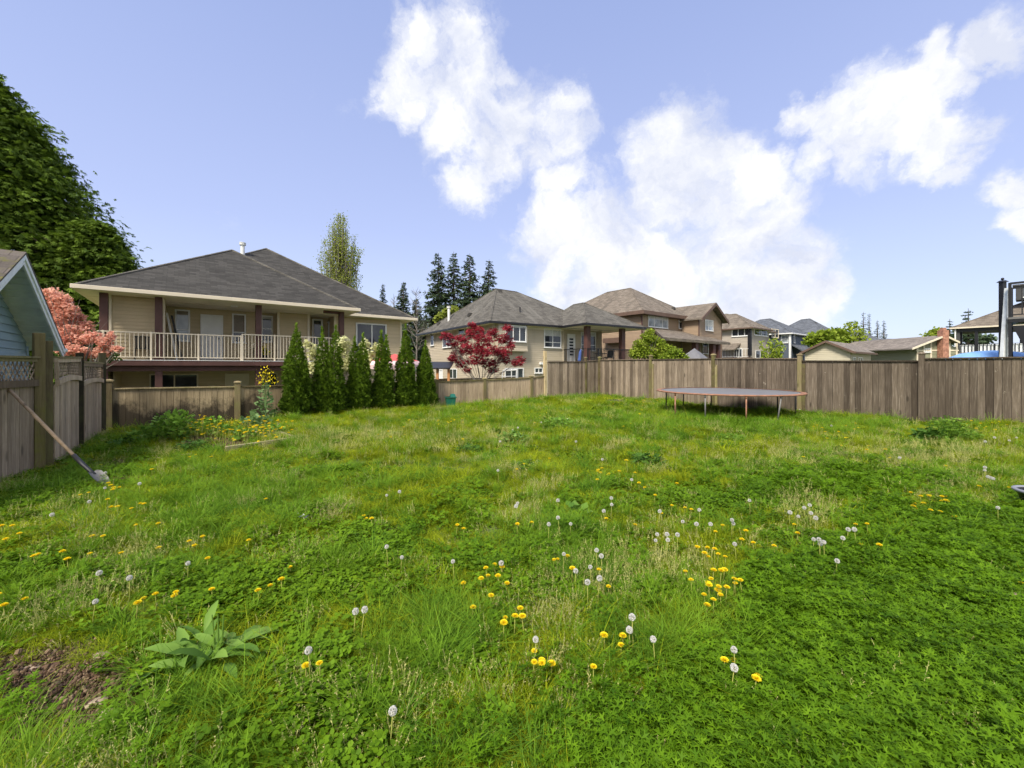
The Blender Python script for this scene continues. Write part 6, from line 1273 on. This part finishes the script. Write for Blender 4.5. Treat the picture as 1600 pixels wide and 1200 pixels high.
# scatter points over the yard
def yard_points(n_per_m2_near):
    """random points; density falls with distance, as tufts grow in scale"""
    out = []
    for (y0, y1, dens) in ((.9, 3.2, 1.0), (3.2, 6, .62), (6, 10, .34), (10, 22, .20)):
        x0, x1 = -1.55 * y1 - .6, 1.55 * y1 + .6; x0, x1 = max(x0, -11), min(x1, 13.5); n = int((x1 - x0) * (y1 - y0) * n_per_m2_near * dens); out.append(np.stack([NR.uniform(x0, x1, n), NR.uniform(y0, y1, n)], 1))
    q = np.concatenate(out); x, y = q[:, 0], q[:, 1]; k = (d_back(x, y) < -.06) & (d_right(x, y) < -.06) & (d_left(x, y) < -.05) & (np.abs(x / y) < 1.75)
    return q[k]
def vnoise(x, y, s, seed):
    rs = np.random.RandomState(seed); v = 0
    for k in range(6): a = rs.rand() * 6.28; f = s * rs.uniform(.6, 1.9); v = v + np.sin((x * math.cos(a) + y * math.sin(a)) * f + rs.rand() * 6.28 + 1.3 * np.sin((x * math.sin(a) - y * math.cos(a)) * f * .7))
    return v / 6 * 1.6
def area(q):
    z = zg(q[:, 0], q[:, 1]); px, py = proj(q[:, 0], q[:, 1], z); return z, px, py
def poly_in(px, py, P_):
    ins = np.zeros(len(px), bool); j = len(P_) - 1
    for i in range(len(P_)):
        xi, yi = P_[i]; xj, yj = P_[j]; c = ((yi > py) != (yj > py)) & (px < (xj - xi) * (py - yi) / (yj - yi + 1e-9) + xi); ins ^= c; j = i
    return ins
BUT = [(820, 1400), (930, 1130), (1060, 1060), (1150, 1010), (1180, 940), (1215, 880), (1290, 850), (1330, 800), (1450, 800), (1620, 790), (2600, 850), (2600, 1400)]
def butw(q, px, py):
    w = poly_in(px + 18 * np.sin(py * .05) + 12 * np.sin(px * .09), py + 12 * np.sin(px * .06), BUT).astype(float)
    w += 1.2 * blob(px, py, 1310, 757, 130, 24) * (1) + .5 * blob(px, py, 880, 1150, 120, 60) + 1.0 * blob(px, py, 400, 1200, 90, 60) * 0
    return np.clip(w, 0, 1)
def clow(q, px, py):
    w = 1.1 * blob(px, py, 540, 885, 115, 62) + 1.1 * blob(px, py, 370, 940, 110, 45) + 1.0 * blob(px, py, 40, 775, 75, 40) + .9 * blob(px, py, 500, 1110, 100, 80) + .7 * blob(px, py, 840, 900, 80, 50) + .8 * blob(px, py, 1130, 790, 140, 24) + .6 * blob(px, py, 700, 795, 60, 22) + .6 * blob(px, py, 480, 745, 120, 15) + 1.0 * blob(px, py, 170, 715, 60, 30) + .5 * blob(px, py, 60, 900, 90, 60) + .7 * blob(px, py, 1150, 665, 110, 16)
    return np.clip(w * .95 + 1.3 * np.clip(vnoise(q[:, 0], q[:, 1], 4.7, 5) - .45, 0, 1), 0, 1)
def tallw(q, px, py):
    w = 1.2 * blob(px, py, 690, 1000, 85, 42) + 1.2 * blob(px, py, 1060, 1010, 110, 50) + .9 * blob(px, py, 280, 1110, 70, 55) + .8 * blob(px, py, 330, 790, 130, 50) + .5 * blob(px, py, 230, 905, 50, 30) + .7 * blob(px, py, 870, 865, 80, 50) + .9 * blob(px, py, 850, 1170, 70, 50) + .5 * blob(px, py, 1100, 665, 260, 14) + .5 * blob(px, py, 1450, 860, 150, 30) * 0 + .6 * blob(px, py, 60, 960, 60, 30)
    return np.clip(w + 1.2 * np.clip(vnoise(q[:, 0], q[:, 1], 5.5, 9) - .42, 0, 1), 0, 1)
def dryw(q, px, py):
    w = .9 * blob(px, py, 975, 900, 90, 60) + .8 * blob(px, py, 600, 1120, 160, 60) + .8 * blob(px, py, 830, 960, 50, 50) + .6 * blob(px, py, 1500, 775, 60, 25) + .8 * blob(px, py, 1380, 720, 200, 22) + .7 * blob(px, py, 600, 690, 170, 16) + .7 * blob(px, py, 960, 1110, 100, 60) + .5 * blob(px, py, 130, 840, 110, 40) + .5 * blob(px, py, 1270, 810, 90, 40) + .5 * blob(px, py, 480, 870, 60, 30)
    return np.clip(w + .9 * np.clip(vnoise(q[:, 0], q[:, 1], 3.7, 14) - .3, 0, 1), 0, 1)
def s_of(q, a=1.0, g=.06): return a * (.85 + np.clip(q[:, 1] - 2.5, 0, 14) * g) * NR.uniform(.75, 1.3, len(q))
def soil_k(q): return np.clip(1 - 1.5 * np.clip(soilw(q[:, 0], q[:, 1]) - .12, 0, 1), .04, 1)
q = yard_points(600); z, px, py = area(q); w = (1 - .80 * butw(q, px, py)) * (1 - .55 * clow(q, px, py)) * soil_k(q); k = NR.rand(len(q)) < w; q, z = q[k], z[k]
hm = .78 + .38 * vnoise(q[:, 0], q[:, 1], 2.6, 31) + .30 * vnoise(q[:, 0], q[:, 1], 8.5, 32)
instancer('lawn_grass', 'short uneven grass covering most of the lawn', 'grass', np.column_stack([q, z]), CG, s_of(q) * np.clip(hm, .35, 1.5), 5, .18); n1 = len(q)
q = yard_points(230); z, px, py = area(q); w = np.clip(tallw(q, px, py) + .06, 0, 1) * (1 - .6 * butw(q, px, py)) * soil_k(q); k = NR.rand(len(q)) < w * .95; q, z = q[k], z[k]; instancer('long_grass', 'clumps of longer brighter grass in the lawn', 'grass', np.column_stack([q, z]), CT2, s_of(q, .72), 4, .22)
q = yard_points(300); z, px, py = area(q); w = clow(q, px, py) * (1 - .8 * butw(q, px, py)) * soil_k(q) + .01 + .22 * butw(q, px, py); k = NR.rand(len(q)) < w; q, z = q[k], z[k]; instancer('clover_cover', 'patches of dark round leaved ground cover in the lawn', 'ground cover', np.column_stack([q, z]), CC, s_of(q, 1.05, .02), 4, .2)
q = yard_points(300); z, px, py = area(q); w = .82 * butw(q, px, py) + .015; k = NR.rand(len(q)) < w; q, z = q[k], z[k]; instancer('buttercup_cover', 'dense lobed dark green leaves covering the lawn at lower right', 'ground cover', np.column_stack([q, z + NR.uniform(-.02, .02, len(z))]), CB, s_of(q, .92, .02), 4, .22)
q = yard_points(60); z, px, py = area(q); w = (.15 + .4 * clow(q, px, py)) * (1 - .7 * butw(q, px, py)) * soil_k(q); k = NR.rand(len(q)) < w; q, z = q[k], z[k]; instancer('weed_rosettes', 'scattered low rosettes of weed leaves in the lawn', 'weeds', np.column_stack([q, z]), CW, s_of(q, .55, .02), 4, .2)
q = yard_points(330); z, px, py = area(q); w = dryw(q, px, py) * (1 - .93 * butw(q, px, py)) * soil_k(q) * .8 + .02; k = NR.rand(len(q)) < w; q, z = q[k], z[k]; instancer('seeding_grass', 'pale seeding grass heads scattered through the lawn', 'grass', np.column_stack([q, z]), CD, s_of(q, .9), 4, .2)

CF = coll('drift_kinds')
def flowerclump(seed):
    rs = random.Random(seed); mb = MB(); hh = rs.uniform(.16, .3); mb.mi = 0; mb.path([(0, 0, 0), (.01, .01, hh * .5), (0, 0, hh)], [.003, .003, .003], 5)
    mb.mi = 1
    for k in range(46):
        a, e = k * 2.39996, .12 + 1.2 * (1 - k / 46); D = Vector((math.cos(a) * math.cos(e), math.sin(a) * math.cos(e), math.sin(e) * .7)); s_ = Vector((-math.sin(a), math.cos(a), 0)) * .0036; c = Vector((0, 0, hh)); mb.var = rs.random(); L = .029 - .01 * e; mb.poly([c - s_ * .5, c + s_ * .5, c + D * L + s_, c + D * L - s_])
    o = mb.build('bloom', [M['stem'], M['fl_yel']]); me = o.data; bpy.data.objects.remove(o); return me
for i in range(3): lib('bloom%d' % i, CF, flowerclump(400 + i))
dp = []
for (px, py) in drift: v_ = G(px, py, .2); dp.append((v_.x, v_.y, v_.z - .2))
for (px, py) in far[68:]: v_ = G(px, max(py, 626), .1); dp.append((v_.x, v_.y, v_.z - .12))
dp = np.array(dp); instancer('yellow_flower_drift', 'more small yellow flowers massed in the garden bed and by the fence corner', 'flowers', dp, CF, NR.uniform(.8, 1.3, len(dp)), 3, .1)
M['clod'] = m_leaf('soil_crumb', (.04, .024, .014), (.28, .20, .13), 0, .95, .3, (.12, .078, .048), 6.0, spec=.1)
CS = coll('soil_crumbs_kinds')
def lump(seed):
    rs = random.Random(seed); mb = MB()
    for _ in range(5):
        c = Vector((rs.gauss(0, .03), rs.gauss(0, .03), rs.uniform(0, .004))); r = rs.uniform(.003, .011); mb.var = rs.random() ** 1.6; n = 6; pr = [rs.uniform(.7, 1.2) for _ in range(n)]
        top = c + Vector((0, 0, r * .8)); ring = [c + Vector((math.cos(6.283 * k / n) * r * pr[k], math.sin(6.283 * k / n) * r * pr[k], r * rs.uniform(.0, .35))) for k in range(n)]
        for k in range(n): a, b = ring[k], ring[(k + 1) % n]; mb.poly([a, b, top, top * .5 + a * .5]); mb.poly([a + Vector((0, 0, -.02)), b + Vector((0, 0, -.02)), b, a])
    o = mb.build('lump', M['clod']); me = o.data; bpy.data.objects.remove(o); return me
for i in range(5): lib('lump%d' % i, CS, lump(300 + i))
q = yard_points(3200); z, px, py = area(q); w = np.clip(1.8 * (soilw(q[:, 0], q[:, 1]) - .15), 0, 1); k = NR.rand(len(q)) < w; q, z = q[k], z[k]; instancer('soil_crumbs', 'loose crumbs of brown earth and grit on the bare soil', 'soil', np.column_stack([q, z]), CS, NR.uniform(.25, .95, len(q)), 5, .3)

# ------------------------------------------------------------------ camera, sun, sky
cam = bpy.data.cameras.new('camera'); co = bpy.data.objects.new('camera', cam); COL.objects.link(co); SC.camera = co
co.location = (0, 0, EYE); co.rotation_euler = (math.pi / 2, 0, 0); cam.sensor_width = 36; cam.lens = 36 * F / 1600; cam.shift_y = -(600 - HY) / 1600; cam.clip_end = 3000; cam.clip_start = .05
SUN_EL, SUN_AZ = math.radians(48), math.radians(-152)      # azimuth measured from +Y towards +X
sd = Vector((math.sin(SUN_AZ) * math.cos(SUN_EL), math.cos(SUN_AZ) * math.cos(SUN_EL), math.sin(SUN_EL)))
sl_ = bpy.data.lights.new('sun', 'SUN'); so = bpy.data.objects.new('sun', sl_); COL.objects.link(so); sl_.energy = 3.0; sl_.angle = math.radians(16); sl_.color = (1, .93, .80); so.rotation_euler = sd.to_track_quat('Z', 'Y').to_euler(); so.location = sd * 50
w = bpy.data.worlds.new('World'); SC.world = w; w.use_nodes = True; nt = w.node_tree
for n in list(nt.nodes): nt.nodes.remove(n)
out = N(nt, 'ShaderNodeOutputWorld'); bg = N(nt, 'ShaderNodeBackground'); bg.inputs['Strength'].default_value = .11; nt.links.new(bg.outputs[0], out.inputs[0])
sky = N(nt, 'ShaderNodeTexSky'); sky.sky_type = 'NISHITA'; sky.sun_disc = False; sky.sun_elevation = SUN_EL; sky.sun_rotation = SUN_AZ; sky.air_density = 1.0; sky.dust_density = 1.0; sky.ozone_density = 1.0
tc = N(nt, 'ShaderNodeTexCoord'); D_ = tc.outputs['Generated']
nz = N(nt, 'ShaderNodeTexNoise'); nz.inputs['Scale'].default_value = 5.5; nz.inputs['Detail'].default_value = 7; nz.inputs['Roughness'].default_value = .62; nt.links.new(D_, nz.inputs['Vector'])
sub = N(nt, 'ShaderNodeVectorMath', operation='SUBTRACT'); sub.inputs[1].default_value = (.5, .5, .5); nt.links.new(nz.outputs['Color'], sub.inputs[0]); scl_ = N(nt, 'ShaderNodeVectorMath', operation='SCALE'); scl_.inputs['Scale'].default_value = .19; nt.links.new(sub.outputs[0], scl_.inputs[0])
wd_ = N(nt, 'ShaderNodeVectorMath', operation='ADD'); nt.links.new(D_, wd_.inputs[0]); nt.links.new(scl_.outputs[0], wd_.inputs[1])
CL = [(650, 110, 80), (710, 150, 85), (760, 125, 60), (620, 150, 55), (690, 195, 60), (820, 170, 65), (870, 185, 60), (885, 215, 50), (760, 250, 62), (735, 285, 50), (845, 240, 55), (870, 295, 45), (720, 70, 60), (650, 50, 60), (800, 110, 30),
      (1060, 215, 70), (1030, 255, 60), (1100, 255, 85), (1050, 315, 85), (1130, 315, 95), (1190, 275, 55), (1200, 345, 85), (1245, 390, 75), (960, 370, 95), (870, 385, 80), (1000, 435, 120), (1100, 430, 120), (1200, 455, 95), (860, 345, 50), (930, 450, 85), (1265, 460, 55), (1160, 500, 70),
      (1300, 205, 68), (1365, 160, 72), (1425, 150, 72), (1400, 205, 72), (1335, 245, 62), (1270, 255, 45), (1475, 225, 60), (1505, 255, 35), (1250, 190, 42), (1445, 105, 42), (1555, 85, 50), (1490, 150, 45), (1600, 310, 36), (1595, 360, 34), (1600, 60, 60)]
def pdir(px, py): return Vector(((px - 800) / F, 1, (HY - py) / F)).normalized()
acc = None
fill_clouds = [((-.75, -.6, .35), .62), ((.5, -.8, .3), .75), ((-.1, -.9, .5), .6), ((.85, -.2, .5), .4), ((0, -.25, 1), .42)]  # unseen white clouds behind and overhead, added to whiten the ambient light
for item in [(pdir(a, b), ((pdir(a + r, b) - pdir(a, b)).length + (pdir(a, b + r) - pdir(a, b)).length) / 2) for a, b, r in CL] + [(Vector(a).normalized(), r) for a, r in fill_clouds]:
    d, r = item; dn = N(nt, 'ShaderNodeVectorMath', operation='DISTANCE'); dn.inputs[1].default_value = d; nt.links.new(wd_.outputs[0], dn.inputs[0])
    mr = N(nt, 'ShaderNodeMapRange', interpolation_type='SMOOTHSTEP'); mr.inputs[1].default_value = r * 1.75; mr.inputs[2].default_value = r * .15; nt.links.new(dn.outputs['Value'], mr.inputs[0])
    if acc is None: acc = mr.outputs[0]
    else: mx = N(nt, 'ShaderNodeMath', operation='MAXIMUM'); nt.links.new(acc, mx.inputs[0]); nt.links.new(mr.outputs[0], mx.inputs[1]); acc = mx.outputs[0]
n2 = noise(nt, 9, 8, wd_.outputs[0], .62)
a2 = N(nt, 'ShaderNodeMath', operation='MULTIPLY_ADD'); a2.inputs[1].default_value = 2.2; a2.inputs[2].default_value = -1.36; nt.links.new(n2, a2.inputs[0])
a3 = N(nt, 'ShaderNodeMath', operation='MULTIPLY_ADD'); nt.links.new(acc, a3.inputs[0]); a3.inputs[1].default_value = 1.2; nt.links.new(a2.outputs[0], a3.inputs[2])
den = N(nt, 'ShaderNodeMapRange', interpolation_type='SMOOTHSTEP'); den.inputs[1].default_value = .03; den.inputs[2].default_value = 1.0; nt.links.new(a3.outputs[0], den.inputs[0])
n3 = noise(nt, 6.5, 7, wd_.outputs[0], .6)
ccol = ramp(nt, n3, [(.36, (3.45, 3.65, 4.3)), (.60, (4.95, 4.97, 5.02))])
# thin pale veil that lightens the sky towards the horizon
sp = N(nt, 'ShaderNodeSeparateXYZ'); nt.links.new(D_, sp.inputs[0])
veil = ramp(nt, sp.outputs[2], [(0.0, (3.45, 3.9, 5.1)), (.30, (2.5, 2.9, 4.6)), (.75, (1.65, 2.1, 3.8))])
base = mixc(nt, .82, sky.outputs[0], veil)
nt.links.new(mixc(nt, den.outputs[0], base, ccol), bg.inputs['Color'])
SC.view_settings.view_transform = 'Standard'; SC.view_settings.look = 'None'; SC.view_settings.gamma = 1; SC.view_settings.exposure = 1.0
SC.render.engine = 'CYCLES'; SC.cycles.max_bounces = 5; SC.cycles.diffuse_bounces = 4; SC.cycles.use_adaptive_sampling = True; SC.cycles.adaptive_threshold = .03; SC.cycles.glossy_bounces = 2; SC.cycles.transmission_bounces = 3; SC.cycles.use_denoising = True
print('OBJ', len(SC.objects), 'grass', n1)
